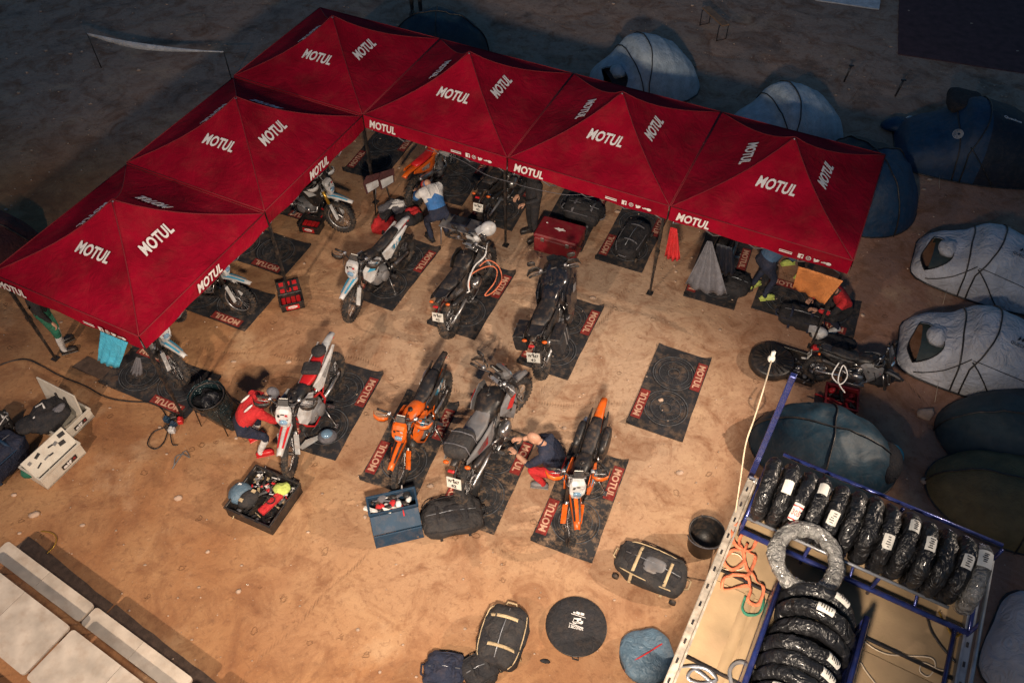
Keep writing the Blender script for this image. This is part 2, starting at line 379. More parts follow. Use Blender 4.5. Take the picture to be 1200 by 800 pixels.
    for (ka, kb, kc, w) in ((0.36, 1.0, -19.2, .13), (0.36, 1.0, -20.9, .13), (-0.18, 1.0, -22.5, .12), (0.9, 0.42, -9.6, .05), (-0.75, 0.65, -5.2, .05), (0.55, 0.85, -4.6, .05), (0.2, 1.0, -8.35, .05)):
        d = fn('ADD', fn('MULTIPLY_ADD', sx.outputs['X'], ka, kc), fn('MULTIPLY_ADD', nz(0.22, 2), 2.2, fn('MULTIPLY', sx.outputs['Y'], kb)))
        band = fn('MAXIMUM', fn('SUBTRACT', 1.0, fn('MULTIPLY', fn('ABSOLUTE', fn('SUBTRACT', d, 1.1)), 1 / w)), 0.0)
        trk = band if trk is None else fn('MAXIMUM', trk, band)
    trk = fn('MULTIPLY', trk, rmp(nz(1.4, 4), .42, .6))
    base = mix(fn('MULTIPLY', ring, 0.4), base, (0.20, 0.095, 0.05)); base = mix(fn('MULTIPLY', trk, 0.35), base, (0.24, 0.125, 0.07))
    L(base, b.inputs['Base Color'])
    wv = N('ShaderNodeTexWave'); wv.inputs['Scale'].default_value = 7; wv.inputs['Distortion'].default_value = 3; L(tc.outputs['Object'], wv.inputs['Vector'])
    hgt = fn('SUBTRACT', fn('MULTIPLY', fn('MULTIPLY', trk, wv.outputs['Fac']), 0.8), fn('ADD', ring, trk))
    bp = N('ShaderNodeBump'); bp.inputs['Strength'].default_value = 0.6; bp.inputs['Distance'].default_value = 0.02; L(hgt, bp.inputs['Height'])
    prev = bp.outputs['Normal']
    for sc, st, di in ((1.1, 0.4, 0.12), (6, 0.35, 0.03), (24, 0.4, 0.012), (90, 0.5, 0.005)):
        bp = N('ShaderNodeBump'); bp.inputs['Strength'].default_value = st; bp.inputs['Distance'].default_value = di
        L(nz(sc, 6, 0.6, 0.5), bp.inputs['Height'])
        if prev is not None: L(prev, bp.inputs['Normal'])
        prev = bp.outputs['Normal']
    vo = N('ShaderNodeTexVoronoi'); vo.inputs['Scale'].default_value = 4.3; vo.inputs['Randomness'].default_value = 1; L(tc.outputs['Object'], vo.inputs['Vector'])
    bp = N('ShaderNodeBump'); bp.inputs['Strength'].default_value = 0.35; bp.inputs['Distance'].default_value = 0.02
    L(rmp(vo.outputs['Distance'], 0.05, 0.14), bp.inputs['Height']); L(prev, bp.inputs['Normal'])
    L(bp.outputs['Normal'], b.inputs['Normal'])
    me.materials.append(m)
    o = link('ground', me, kind='structure', label='trampled orange sandy earth of the bivouac')
    mb = MB()
    for i in range(2600):
        x, y = rnd.uniform(-12, 12), rnd.uniform(1.5, 24); r = rnd.choice((.006, .009, .012, .018)) * rnd.uniform(.7, 1.3)
        mb.ell((x, y, r * .3), (r * rnd.uniform(.8, 1.6), r, r * .7), 5, 3, nz=r * .4, seed=i)
    for i in range(260):
        x, y = rnd.uniform(-13, 13), rnd.uniform(2.5, 23); r = rnd.uniform(.015, .045); mb.ell((x, y, r * .2), (r * rnd.uniform(.8, 1.7), r, r * .6), 7, 4, nz=r * .5, seed=i, fq=9)
    mb.build('pebbles', M['rock'], kind='stuff', label='small pebbles strewn over the sandy ground')
ground()
for i, (u, v, r, lb) in enumerate(((208, 584, .05, 'pale pebble lying alone between the white crates and the black toolbox'), (853, 660, .09, 'x'), (1084, 486, .11, 'flat pale stone on the brown ground beside the teal tent'), (876, 745, .04, 'x'), (40, 604, .06, 'pale stone on the sand below the white crates'), (1085, 565, .06, 'small pale stone in front of the olive tent'))):
    if lb == 'x': continue
    mb = MB(); mb.ell((0, 0, r * .3), (r * 1.4, r, r * .6), 9, 6, nz=r * .5, seed=i, fq=9)
    o = mb.build('stone', M['rock'], label=lb, category='stone'); o.location = G(u, v)
WRD = {}
def word(s, w, h, mat, bold=0.035, shear=0.0, depth=0.0015):
    """lettering of exact width w and height h, centred"""
    key = (s, w, h, mat.name, bold, shear)
    if key in WRD: return WRD[key]
    me = text_mesh(s, 1.0, bold, 0.0, mat, depth).copy()
    xs = [v.co.x for v in me.vertices]; ys = [v.co.y for v in me.vertices]
    x0, x1, y0, y1 = min(xs), max(xs), min(ys), max(ys)
    for v in me.vertices:
        y = (v.co.y - (y0 + y1) / 2) / (y1 - y0) * h; x = (v.co.x - (x0 + x1) / 2) / (x1 - x0) * w + shear * y
        v.co = (x, y, v.co.z)
    WRD[key] = me
    return me
# ------------------------------------------------------------------ gazebos
TH = -0.449; E1 = Vector((math.cos(TH), math.sin(TH), 0)); N1 = Vector((-math.sin(TH), math.cos(TH), 0))
P0 = Vector((-2.786, 13.163, 0)); HE, HA = 2.2, 3.08
def gz(i, j): return P0 + E1 * i + N1 * j     # grid point in metres from the inner corner
ICON = MB()
def icons(mb):
    # letter f in a rounded square, ring with dot, small bird, play badge with bars
    mb.box((0, 0, 0), (.085, .085, .002), 0, bev=0); mb.box((.012, -.012, .002), (.014, .062, .002), 1); mb.box((.014, .008, .002), (.034, .012, .002), 1); mb.box((.024, .02, .002), (.02, .012, .002), 1)
    mb.torus(.036, .006, 20, 4, 0, Matrix.Translation((.125, 0, 0)), .3); mb.torus(.015, .005, 12, 4, 0, Matrix.Translation((.125, 0, 0)), .3)
    mb.prism([(.21, -.03), (.25, -.032), (.285, -.01), (.30, .03), (.28, .022), (.265, .035), (.245, .015), (.21, .034), (.205, .01), (.22, -.012)], -.001, .001)
    mb.box((.36, 0, 0), (.07, .016, .002)); mb.box((.39, .012, 0), (.06, .014, .002)); mb.ell((.44, 0, 0), (.045, .032, .002), 12, 4)
icons(ICON); ICON_ME = ICON.mesh('icons', [M['white'], M['red']])
LN = MB(); LN.box((0, .014, 0), (.21, .012, .002)); LN.box((.0, -.016, 0), (.21, .018, .002)); LINES_ME = None
def roofline(t): return .58 * t + .42 * t ** 3
def canopy_panel(seed, w, he, ha):
    mb = MB(); n = 26; h = w / 2; rows = []
    for j in range(n + 1):
        t = j / n
        for i in range(n + 1):
            q = (i / n) * 2 - 1
            x = q * h * (1 - t); y = -h * (1 - t)
            tt = t if t < .93 else .93 + (t - .93) * .8
            z = he + (ha - he) * roofline(tt) - .05 * math.sin(math.pi * t) * (1 - q * q)
            z += (.035 * noise.noise(Vector((x * 1.3 + seed * 3.1, y * 1.3, seed))) + .014 * abs(noise.noise(Vector((x * 4 + seed, y * 2.5, seed * 2))))) * (1 - q ** 4) * min(1, t * 5) * (1 - t)
            rows.append((x, y, z))
    fs = []
    for j in range(n):
        for i in range(n):
            a = j * (n + 1) + i
            fs.append((a, a + 1, a + n + 2, a + n + 1))
    mb.add(rows, fs, 0)
    return mb
def valance_panel(seed, w, he, drop=.27):
    mb = MB(); n = 30; h = w / 2; vs = []
    for j in range(4):
        t = j / 3
        for i in range(n + 1):
            q = i / n * 2 - 1
            wv = (.018 * math.sin(q * 9 + seed) + .014 * noise.noise(Vector((q * 5, seed, t)))) * t * (1 - q ** 8)
            vs.append((q * h, -h - .012 - wv - .012 * t, he - drop * t + .012 * math.sin(q * 5 + seed) * t * (1 - abs(q))))
    fs = [(j * (n + 1) + i, j * (n + 1) + i + 1, (j + 1) * (n + 1) + i + 1, (j + 1) * (n + 1) + i) for j in range(3) for i in range(n)]
    mb.add(vs, fs, 0)
    return mb
def gazebo(i, j, label, front='', side='', dz=0.0, seed=0, valances='frbl', legs=(0, 1, 2, 3)):
    c = gz(i + 1.5, j + 1.5)
    t = thing('gazebo', label, 'gazebo', c, TH, 'red pop-up gazebos joined in an L')
    he, ha, w = HE + dz, HA + dz, 2.965
    for k in range(4):
        A = Matrix.Rotation(k * math.pi / 2, 4, 'Z')           # 0 front, 1 right, 2 back, 3 left
        mb = canopy_panel(seed + k, w, he, ha); o = mb.build('canopy_panel', M['red'], t); o.matrix_local = A
        dx, dy = 0, -1
        o = valance_panel(seed + k * 2, w, he).build('valance', M['red'], t); o.matrix_local = A
        # lettering lies 1 cm off the sagging cloth, its baseline along the eave
        tt = .56; h = w / 2
        zt = he + (ha - he) * roofline(tt) - .05 * math.sin(math.pi * tt)
        slope = ((ha - he) * (.58 + 1.26 * tt * tt) - .05 * math.pi * math.cos(math.pi * tt)) / h
        org = A @ Vector((0, -h * (1 - tt), zt + .045)); ux = A.to_3x3() @ Vector((1, 0, 0)); uy = A.to_3x3() @ Vector((0, 1, slope))
        put(word('MOTUL', .64, .205, M['white'], .032, .18), 'lettering', t, org, ux, uy)
        vt = side if k == 1 else (front if k == 0 else '')
        if vt:
            px = -h + .42 if k == 0 else .0
            put(word('MOTUL', .56, .17, M['white'], .032, .18), 'lettering', t, A @ Vector((px, -h - .048, he - .125)), ux, A.to_3x3() @ Vector((0, .02, 1)))
            if k == 0:
                put(LN.mesh('small_print', M['white']), 'small_print', t, A @ Vector((h - 1.0, -h - .05, he - .17)), ux, A.to_3x3() @ Vector((0, .02, 1)))
                put(ICON_ME, 'icons', t, A @ Vector((h - .76, -h - .05, he - .17)), ux, A.to_3x3() @ Vector((0, .02, 1)))
        sm = MB(); sm.tube([A @ Vector((-h * (1 - q / 8), -h * (1 - q / 8), he + (ha - he) * roofline(q / 8) + .004)) for q in range(9)], .009, 5)
        sm.tube([A @ Vector((-h, -h - .006, he + .004)), A @ Vector((h, -h - .006, he + .004))], .010, 5)
        sm.build('seam', M['redseam'], t)
    for k in legs:
        sx, sy = ((-1, -1), (1, -1), (1, 1), (-1, 1))[k]; q = w / 2 - .07
        mb = MB(); mb.box((sx * q, sy * q, he / 2 + .3), (.045, .045, he - .62)); mb.box((sx * q, sy * q, .55), (.034, .034, 1.06)); mb.box((sx * q, sy * q, .012), (.11, .11, .02)); mb.box((sx * q, sy * q, 1.05), (.07, .07, .09)); mb.box((sx * q, sy * q, he - .12), (.075, .075, .10))
        mb.build('leg', M['black'], t)
    for k in range(4):
        A = Matrix.Rotation(k * math.pi / 2, 4, 'Z'); mb = MB(); q = w / 2 - .07
        for a, b in ((-q, -q / 2), (-q / 2, 0), (0, q / 2), (q / 2, q)):
            mb.tube([A @ Vector((a, -q, he - .08)), A @ Vector((b, -q, he - .4))], .011, 5, 0); mb.tube([A @ Vector((a, -q, he - .4)), A @ Vector((b, -q, he - .08))], .011, 5, 0)
        mb.build('truss', M['rackgrey'], t)
    mb = MB(); mb.tube([(0, 0, he - .2), (0, 0, ha - .02)], .02, 8)
    for k in range(4):
        A = Matrix.Rotation(k * math.pi / 2 + math.pi / 4, 4, 'Z'); mb.tube([A @ Vector((0, 0, ha - .35)), A @ Vector((w * .66, 0, he - .05))], .012, 5)
    mb.build('centre_pole', M['rackgrey'], t)
    return t
gazebo(-3, 0, 'red gazebo at the corner of the L, with the topmost peak', seed=1)
gazebo(0, 0, 'red gazebo right of the corner one, above the plate-laden enduro bike and hanging cord', 'f', seed=2, legs=(1, 2))
gazebo(3, 0, 'red gazebo over the man in black and the big red chest', 'f', seed=3, legs=(1, 2))
gazebo(6, 0, 'red gazebo at the right end of the row, with grey and orange cloths hanging down', 'f', seed=4, legs=(1, 2))
gazebo(-3, -3, 'red gazebo between the corner and bottom left ones, over the golden-forked bike', '', 's', dz=-.03, seed=5, legs=(0, 1))
gazebo(-3, -6, 'red gazebo at the bottom left with a turquoise towel hanging from it', 'f', 's', dz=-.06, seed=6, legs=(0, 1))
# ------------------------------------------------------------------ floor mats
def mat_proto():
    out = []
    a = MB(); n = 18; L_, W_ = 1.84, .95; vs = []
    for j in range(n + 1):
        for i in range(10):
            x = -W_ / 2 + W_ * i / 9; y = -L_ / 2 + L_ * j / n
            e = max(abs(i - 4.5) / 4.5, abs(j - n / 2) / (n / 2))
            vs.append((x + .010 * noise.noise(Vector((y * 3, x, 1))), y + .01 * noise.noise(Vector((x * 3, y, 7))), .010 + .07 * (abs(x) / .475) ** 7 * (abs(y) / .92) ** 14 * (1 if x * y > 0 else .35) + (.012 * max(0, noise.noise(Vector((x * 4, y * 4, 5)))) if e > .9 else 0)))
    a.add(vs, [(j * 10 + i, j * 10 + i + 1, (j + 1) * 10 + i + 1, (j + 1) * 10 + i) for j in range(n) for i in range(9)], 0)
    b = [vs[k] for k in list(range(10)) + [10 * j + 9 for j in range(1, n + 1)] + [10 * n + i for i in range(8, -1, -1)] + [10 * j for j in range(n - 1, 0, -1)]]
    m_ = len(b); a.add(b + [(x, y, 0.001) for x, y, z in b], [(i, (i + 1) % m_, m_ + (i + 1) % m_, m_ + i) for i in range(m_)], 0)
    out.append(('base', a, M['mat']))
    for sx, sy in ((-1, -1), (1, 1)):
        p = MB(); p.box((sx * .375, sy * .46, .0255), (.165, .62, .003)); out.append(('red_print', p, M['matprint']))
    rg = MB()
    for cy in (.38, -.38):
        for r, w in ((.36, .010), (.32, .004), (.25, .006), (.10, .006)):
            rg.torus(r, w, 44, 4, 0, Matrix.Translation((.04 if cy < 0 else -.04, cy, .0245)), .12)
        for k in range(18):
            q = Matrix.Rotation(k * math.pi / 9, 4, 'Z'); c = Vector((.04 if cy < 0 else -.04, cy, .0245))
            rg.tube([c + q @ Vector((.10, 0, 0)), c + q @ Vector((.25, 0, 0))], .002, 3)
    out.append(('ring_print', rg, M['matring']))
    return [(n_, mb.mesh(n_, m_)) for n_, mb, m_ in out]
MATP = mat_proto()
MATD = [(n, (me.copy() if n == 'base' else me)) for n, me in MATP]; MATD[0][1].materials[0] = M['matdirt']
def floor_mat(u, v, deg, label, dirty=False, z=.001):
    t = thing('floor_mat', label, 'floor mat', G(u, v) + Vector((0, 0, z)), R(deg), 'printed black mats under the motorcycles')
    for n, me in (MATD if dirty else MATP): link(n, me, t)
    for sx, sy in ((-1, -1), (1, 1)):
        s = -sx
        put(word('MOTUL', .52, .115, M['matlet'], .03, 0), 'lettering', t, (sx * .375, sy * .46, .0285), (0, s, 0), (-s, 0, 0))
    return t
floor_mat(785, 458, -23.5, 'black printed mat lying empty in the middle of the yard, no bike on it')
floor_mat(658, 392, -24, 'black mat under the big black faired motorcycle')
floor_mat(554, 349, -24, 'black mat under the bike with a white helmet on its bars')
floor_mat(464, 318, -26, 'black mat under the white enduro bike with blue number panels')
floor_mat(392, 478, -19, 'black mat beneath the red and white bike the crouching mechanic works on')
floor_mat(482, 517, -19, 'dusty black mat under the orange bike facing the blue case', True)
floor_mat(572, 556, -22, 'ragged dusty mat under the large grey adventure bike', True)
floor_mat(681, 586, -22, 'dirt-covered mat under the orange rally bike with its tail up', True)
floor_mat(448, 178, -22, 'black mat lying empty beneath the inner corner of the gazebos')
floor_mat(538, 205, -22, 'black mat beside the orange and white fender under the second gazebo')
floor_mat(594, 232, -22, 'black mat under the dark bike beside the man in black')
floor_mat(672, 255, -22, 'black mat half under the big red chest')
floor_mat(742, 277, -24, 'black mat under the black wheeled duffel')
floor_mat(843, 317, -22, 'black mat behind the hanging grey cloth')
floor_mat(945, 358, 66, 'black mat under the parts next to the orange cloth')
floor_mat(303, 290, 66, 'black mat with upside-down print beside the small open toolbox')
floor_mat(257, 350, 66, 'black mat under the bike whose front wheel sticks out left of the small open toolbox')
floor_mat(345, 235, 66, 'black mat under the bike with golden forks')
floor_mat(188, 445, 66, 'black mat under the bikes at the bottom left gazebo')
# ------------------------------------------------------------------ motorcycles (local x forward, y left, origin on the ground between the wheels)
TY = {}
def wheel_meshes(kind):
    if kind in TY: return TY[kind]
    Rm, r = (.295, .048) if kind == 'front' else (.268, .068)
    X = Matrix.Rotation(math.pi / 2, 4, 'X')
    ty = MB(); ty.torus(Rm, r, 44, 10, 0, X)
    for i in range(34):
        a = 2 * math.pi * i / 34; Q = Matrix.Rotation(-a, 4, 'Y')
        for y, ph in ((0, 0), (r * .62, .5), (-r * .62, .5)):
            Q2 = Matrix.Rotation(-(a + ph * 2 * math.pi / 34), 4, 'Y')
            c = Q2 @ Vector((Rm + r * (1.0 if y == 0 else .8), y, 0))
            ty.box(c, (.022, r * .5, .026), 0, Q2.to_3x3().to_4x4())
    rim = MB(); rr = Rm - r * .9
    rim.torus(rr, .016, 40, 6, 0, X)
    hub = MB(); hub.lathe([(0.0, -.06), (.034, -.06), (.026, -.03), (.026, .03), (.034, .06), (0, .06)], 12, 0, X)
    sp = MB()
    for i in range(32):
        a = 2 * math.pi * i / 32; b = a + (.35 if i % 2 else -.35); y = .045 if i % 4 < 2 else -.045
        sp.tube([(.03 * math.cos(b), y, .03 * math.sin(b)), (rr * math.cos(a), 0, rr * math.sin(a))], .0026, 3, 0, False)
    dk = MB(); dr = .13 if kind == 'front' else .11; y = .065
    dk.lathe([(dr - .03, y), (dr, y), (dr, y + .005), (dr - .03, y + .005)], 28, 0, X)
    for k in range(5):
        a = k * 1.257; dk.tube([(.03 * math.cos(a), -y, .03 * math.sin(a)), ((dr - .02) * math.cos(a + .3), -y, (dr - .02) * math.sin(a + .3))], .006, 4)
    TY[kind] = (ty.mesh('tyre', M['rubber']), sp.mesh('spokes', M['alu']), hub.mesh('hub', M['dkmetal']), dk.mesh('brake_disc', M['steel']), rim)
    return TY[kind]
RIMS = {}
def add_wheel(kind, root, mtx, rimmat):
    ty, sp, hub, dk, rim = wheel_meshes(kind)
    k = (kind, rimmat.name)
    if k not in RIMS: RIMS[k] = rim.mesh('rim', rimmat)
    w = link(kind + '_wheel', RIMS[k], root); w.matrix_local = mtx
    for n, me in (('tyre', ty), ('spokes', sp), ('hub', hub), ('brake_disc', dk)): link(n, me, w)
    return w
def bike(label, rear=None, front=None, loc=None, head=0, lean=8, steer=0, kind='enduro', body='wplast', shroud=None, tank=None, seat='vinyl', fork='alu', rim='dkmetal', fender=None, tail=None,
         guard='black', plate=None, number=None, group='rally motorcycles parked in the service area', screen=False, panniers=False, luggage=False, sc=1.0, no_front=False, name='motorcycle', lift=0.0, pcol='wplast', framec='dkmetal', rfender=None, side_tanks=False):
    """rear/front: (u, v, z, local x) references seen in the photograph; the first one is placed exactly"""
    if rear:
        A, B = G(*rear[:3]), G(*front[:3]); d = (A - B) * (1 if rear[3] > front[3] else -1); head = math.atan2(d.y, d.x)
        o0 = Vector((A.x, A.y, 0)) - Vector((math.cos(head), math.sin(head), 0)) * rear[3] * sc
    else: o0 = Vector(loc); head = R(head)
    t = thing(name, label, 'motorcycle', o0 + Vector((0, 0, .013 + lift)), 0, group)
    t.rotation_euler = (R(-lean), 0, head); t.scale = (sc,) * 3
    t.rotation_mode = 'XYZ'
    mm = lambda k: M[k]
    shroud = shroud or body; tank = tank or body; fender = fender or body; tail = tail or body
    adv = kind == 'adventure'; spt = kind == 'sport'
    fa = Vector((.76, 0, .343)); sh = Vector((.50, 0, .97)); ax = (sh - fa).normalized()
    ST = Matrix.Translation(sh) @ Matrix.Rotation(R(steer), 4, ax) @ Matrix.Translation(-sh)
    ra = Vector((-.74, 0, .336))
    add_wheel('rear', t, Matrix.Translation(ra), mm(rim))
    if not no_front: add_wheel('front', t, ST @ Matrix.Translation(fa), mm(rim))
    # fork
    for s in (-1, 1):
        mb = MB(); mb.X = ST; off = Vector((0, s * .095, 0))
        top = sh + ax * .14 + off; bot = fa + off; mid = bot.lerp(top, .48)
        mb.tube([bot + Vector((0, 0, -.02)), mid], .026, 8, 1); mb.tube([mid, top], .031, 8, 0)
        mb.box(bot, (.06, .04, .075), 1, bev=.01)
        if fork == 'gold': mb.tube([mid - ax * .02, mid + ax * .28], .033, 8, 2)
        f = mb.build('fork_leg', [mm('dkmetal'), mm('steel'), mm('gold')], t)
        g = MB(); g.X = ST; q = Matrix.Rotation(math.atan2(ax.x, ax.z), 4, 'Y')
        g.box(bot.lerp(mid, .5) + Vector((.035, s * .02, 0)), (.018, .075, .34), 0, q, bev=.008)
        g.build('fork_guard', mm(guard if guard != 'black' else body), t)
    # front mudguard
    mb = MB(); mb.X = ST; secs = []
    hi = .80 if kind == 'enduro' else (.74 if adv else .71)
    Lf = (.30, 1.10) if kind == 'enduro' else (.42, 1.02)
    for i in range(9):
        q = i / 8; x = Lf[0] + (Lf[1] - Lf[0]) * q; z = hi + .06 * math.sin(q * 2.0) - .10 * max(0, q - .55); w = .085 * (1 - .55 * abs(q - .42) ** 1.4 * 2)
        w = max(.02, w)
        ring = [(x, -w, z - .022), (x, -w * .55, z + .006), (x, 0, z + .018), (x, w * .55, z + .006), (x, w, z - .022), (x, w * .8, z - .028), (x, w * .4, z - .006), (x, 0, z + .004), (x, -w * .4, z - .006), (x, -w * .8, z - .028)]
        secs.append(ring)
    mb.loft(secs); fmo = mb.build('front_mudguard', mm(fender), t)
    g = MB(); g.X = ST; dcol = {'orange': 'black', 'wplast': 'rplast' if body == 'wplast' and seat == 'rplast' else 'bplast'}.get(fender, 'gplast')
    for s in (-1, 1): 
        g = MB(); g.X = ST; g.loft([[(x, s * .012 + s * w_ * .2, z_ + .021), (x, s * .012 + s * w_ * .62, z_ + .010)] for x, w_, z_ in [(ring_[0][0], abs(ring_[0][1]), ring_[2][2] - .018) for ring_ in secs[3:8]]], closed=False, cap=False); g.build('stripe', mm(dcol), fmo)
    # clamps and bars
    mb = MB(); mb.X = ST
    for h in (0, .14): mb.box(sh + ax * (h - .02), (.07, .26, .028), 0, Matrix.Rotation(math.atan2(ax.x, ax.z), 4, 'Y'), bev=.01)
    bz = 1.16; bx = sh.x - .02
    pts = [(bx - .11, -.40, bz - .005), (bx - .09, -.25, bz), (bx - .02, -.13, bz - .03), (bx + .0, -.05, bz - .05), (bx + .0, .05, bz - .05), (bx - .02, .13, bz - .03), (bx - .09, .25, bz), (bx - .11, .40, bz - .005)]
    hb = MB(); hb.X = ST; hb.tube(pts, .0135, 8); hb.tube([pts[2], pts[5]], .010, 6, 0); hb.box((bx, 0, bz - .02), (.05, .12, .04), 0, bev=.012)
    hbo = hb.build('handlebar', mm('dkmetal'), t); mb.build('triple_clamp', mm('alu'), t)
    for s in (-1, 1):
        g = MB(); g.X = ST; g.tube([(bx - .11, s * .41, bz - .005), (bx - .085, s * .28, bz)], .0195, 8); g.build('grip', mm('rubber'), hbo)
        g = MB(); g.X = ST; g.tube([(bx - .055, s * .22, bz), (bx - .03, s * .25, bz - .005), (bx - .035, s * .40, bz - .01)], .007, 5); g.box((bx - .05, s * .2, bz + .03), (.05, .045, .05), 0, bev=.01); g.build('lever', mm('alu'), hbo)
        g = MB(); g.X = ST
        rows = []
        for q, (hx, hy) in enumerate(((.02, .20), (.055, .25), (.065, .33), (.03, .41), (-.06, .445))):
            zz = .042 if 0 < q < 4 else .02
            rows.append([(bx + hx, s * hy, bz - zz - .01), (bx + hx + .012, s * hy, bz), (bx + hx - .005, s * hy, bz + zz), (bx + hx - .015, s * hy, bz + zz - .004), (bx + hx - .002, s * hy, bz), (bx + hx - .012, s * hy, bz - zz)])
        g.loft(rows); g.build('hand_guard', mm(guard), t)
    # cables
    mb = MB(); mb.X = ST
    for s in (-1, 1):
        mb.tube([(bx - .04, s * .2, bz), (bx + .12, s * .16, bz - .06), (bx + .12, s * .08, bz - .22), (bx - .05, s * .06, bz - .35)], .006, 5)
    mb.build('cable', mm('black'), t)
    # headlight mask / fairing
    mb = MB(); mb.X = ST
    if spt:
        pass
    else:
        zc = 1.02 if not adv else 1.08
        w0 = .115 if not adv else .135
        front_ = []
        for x, w, h, z_ in ((sh.x + .02, w0 * .8, .12, .03), (sh.x + .09, w0, .145, .0), (sh.x + .135, w0 * .92, .13, -.015), (sh.x + .16, w0 * .5, .06, -.035)):
            front_.append([(x + (.0 if c > 0 else .03), a * w, zc + z_ + c * h) for a, c in ((-.75, 1), (-.3, 1.06), (.3, 1.06), (.75, 1), (1, .55), (.95, -.1), (.55, -1), (.2, -1.12), (-.2, -1.12), (-.55, -1), (-.95, -.1), (-1, .55))])
        mb.loft(front_); mb.sm = [False] * len(mb.sm); hm = mb.build('headlight_mask', mm(body if plate is None else plate), t)
        for q, (dy, dz, ww, hh) in enumerate(((-.055, .07, .03, .07), (.05, .08, .035, .05), (0, .10, .05, .02), (-.05, -.02, .02, .05), (.055, -.01, .018, .06))):
            g = MB(); g.X = ST; g.box((sh.x + .158 - .25 * max(0, dz - .04), dy, zc + dz), (.008, ww, hh), 0, Matrix.Rotation(.12, 4, 'Y')); g.build('sticker', mm(('black', 'rplast', 'black', 'rplast', 'gplast')[q] if body != 'orange' else ('black', 'wplast', 'black', 'black', 'wplast')[q]), hm)
        g = MB(); g.X = ST; g.ell((sh.x + .175, 0, zc - .035), (.028, .062 if not adv else .085, .045), 12, 6, p=.8); g.build('headlight_lens', mm('lens'), hm)
        if adv or screen:
            g = MB(); g.X = ST; g.loft([[(sh.x + .12 - q * .13, y * (1 - .3 * q), zc + .1 + q * .26 + .0 - abs(y) * .12) for y in (-.13, -.08, 0, .08, .13)] for q in (0, .35, .7, 1)], closed=False, cap=False)
            g.build('windscreen', mm('screen'), t)
        if adv or kind == 'enduro':
            g = MB(); g.X = ST; g.box((sh.x + .0, 0, 1.27 if adv else 1.21), (.035, .15, .10), 0, Matrix.Rotation(-.7, 4, 'Y'), bev=.01); g.box((sh.x - .01, .11, 1.24), (.03, .05, .05), 0, bev=.01)
            rb = g.build('roadbook', mm('black'), t)
            g = MB(); g.X = ST; g.box((sh.x - .016, 0, 1.286 if adv else 1.226), (.004, .12, .075), 0, Matrix.Rotation(-.7, 4, 'Y')); g.build('roadbook_paper', mm('label'), rb)
    # frame
    mb = MB()
    for s in (-1, 1):
        mb.tube([(.46, 0, .93), (.20, s * .10, .80), (-.15, s * .13, .66), (-.22, s * .12, .42), (-.18, s * .1, .32)], .02, 6)
        mb.tube([(.44, 0, .86), (.33, s * .08, .45), (.20, s * .11, .27), (-.18, s * .11, .27)], .016, 6)
        mb.tube([(-.10, s * .10, .76), (-.50, s * .09, .84), (-.78, s * .07, .88)], .013, 6); mb.tube([(-.2, s * .11, .50), (-.55, s * .09, .82)], .012, 6)
    mb.build('frame', mm(framec), t)
    # engine
    mb = MB(); mb.ell((.02, 0, .42), (.21, .14, .14), 14, 8, p=.6); mb.lathe([(0, -.17), (.095, -.17), (.105, -.15), (.105, .15), (.09, .175), (0, .175)], 18, 0, Matrix.Translation((-.02, 0, .41)) @ Matrix.Rotation(math.pi / 2, 4, 'X'))
    mb.lathe([(0, .14), (.07, .14), (.07, .168), (0, .168)], 16, 1, Matrix.Translation((.12, 0, .40)) @ Matrix.Rotation(math.pi / 2, 4, 'X'))
    eo = mb.build('engine', [mm('gplast' if not adv else 'dkmetal'), mm('steel')], t)
    mb = MB()
    for k in range(6): mb.box((.10 + k * .012, 0, .53 + k * .034), (.17, .17, .016), 0, Matrix.Rotation(-.3, 4, 'Y'))
    mb.box((.12, 0, .62), (.12, .12, .22), 0, Matrix.Rotation(-.3, 4, 'Y')); mb.box((.165, 0, .76), (.14, .15, .07), 0, Matrix.Rotation(-.3, 4, 'Y'), bev=.02)
    mb.build('cylinder', mm('alu'), eo)
    mb = MB()
    mb.tube([(.19, .0, .62), (.31, -.04, .55), (.30, -.10, .40), (.18, -.15, .38), (-.10, -.165, .50), (-.30, -.16, .60)], .021, 8)
    mb.build('exhaust_pipe', mm('steel'), t)
    mb = MB(); mb.tube([(-.28, -.16, .60), (-.36, -.17, .63), (-.72, -.19, .74), (-.78, -.19, .76)], [.026, .05, .052, .03], 10); mb.build('silencer', mm('alu' if not adv else 'dkmetal'), t)
    # swingarm, shock, chain
    for s in (-1, 1):
        mb = MB(); mb.tube([(-.20, s * .09, .40), (-.45, s * .10, .37), (-.76, s * .085, .336)], [.03, .026, .022], 6); mb.box((-.75, s * .09, .336), (.10, .02, .06), 0, bev=.01); mb.build('swingarm_leg', mm('alu'), t)
    mb = MB(); mb.tube([(-.24, 0, .34), (-.12, 0, .74)], .02, 8)
    mb.tube([(-.21 + .004 * i + .038 * math.sin(i * .9) * .3, .038 * math.cos(i * .9), .42 + .0105 * i) for i in range(26)], .007, 5)
    mb.build('shock', mm('orange' if body == 'orange' else 'rackgrey'), t)
    mb = MB(); mb.tube([(-.16, .10, .45), (-.74, .10, .40), (-.83, .10, .336), (-.74, .10, .275), (-.16, .10, .37)], .009, 5, closed=True)
    mb.lathe([(.05, -.004), (.085, -.004), (.085, .004), (.05, .004)], 20, 0, Matrix.Translation((-.74, .10, .336)) @ Matrix.Rotation(math.pi / 2, 4, 'X')); mb.build('chain', mm('dkmetal'), t)
    for s in (-1, 1):
        mb = MB(); mb.tube([(-.16, s * .13, .30), (-.17, s * .25, .29)], .014, 6); mb.box((-.17, s * .22, .30), (.05, .10, .016)); mb.build('footpeg', mm('steel'), t)
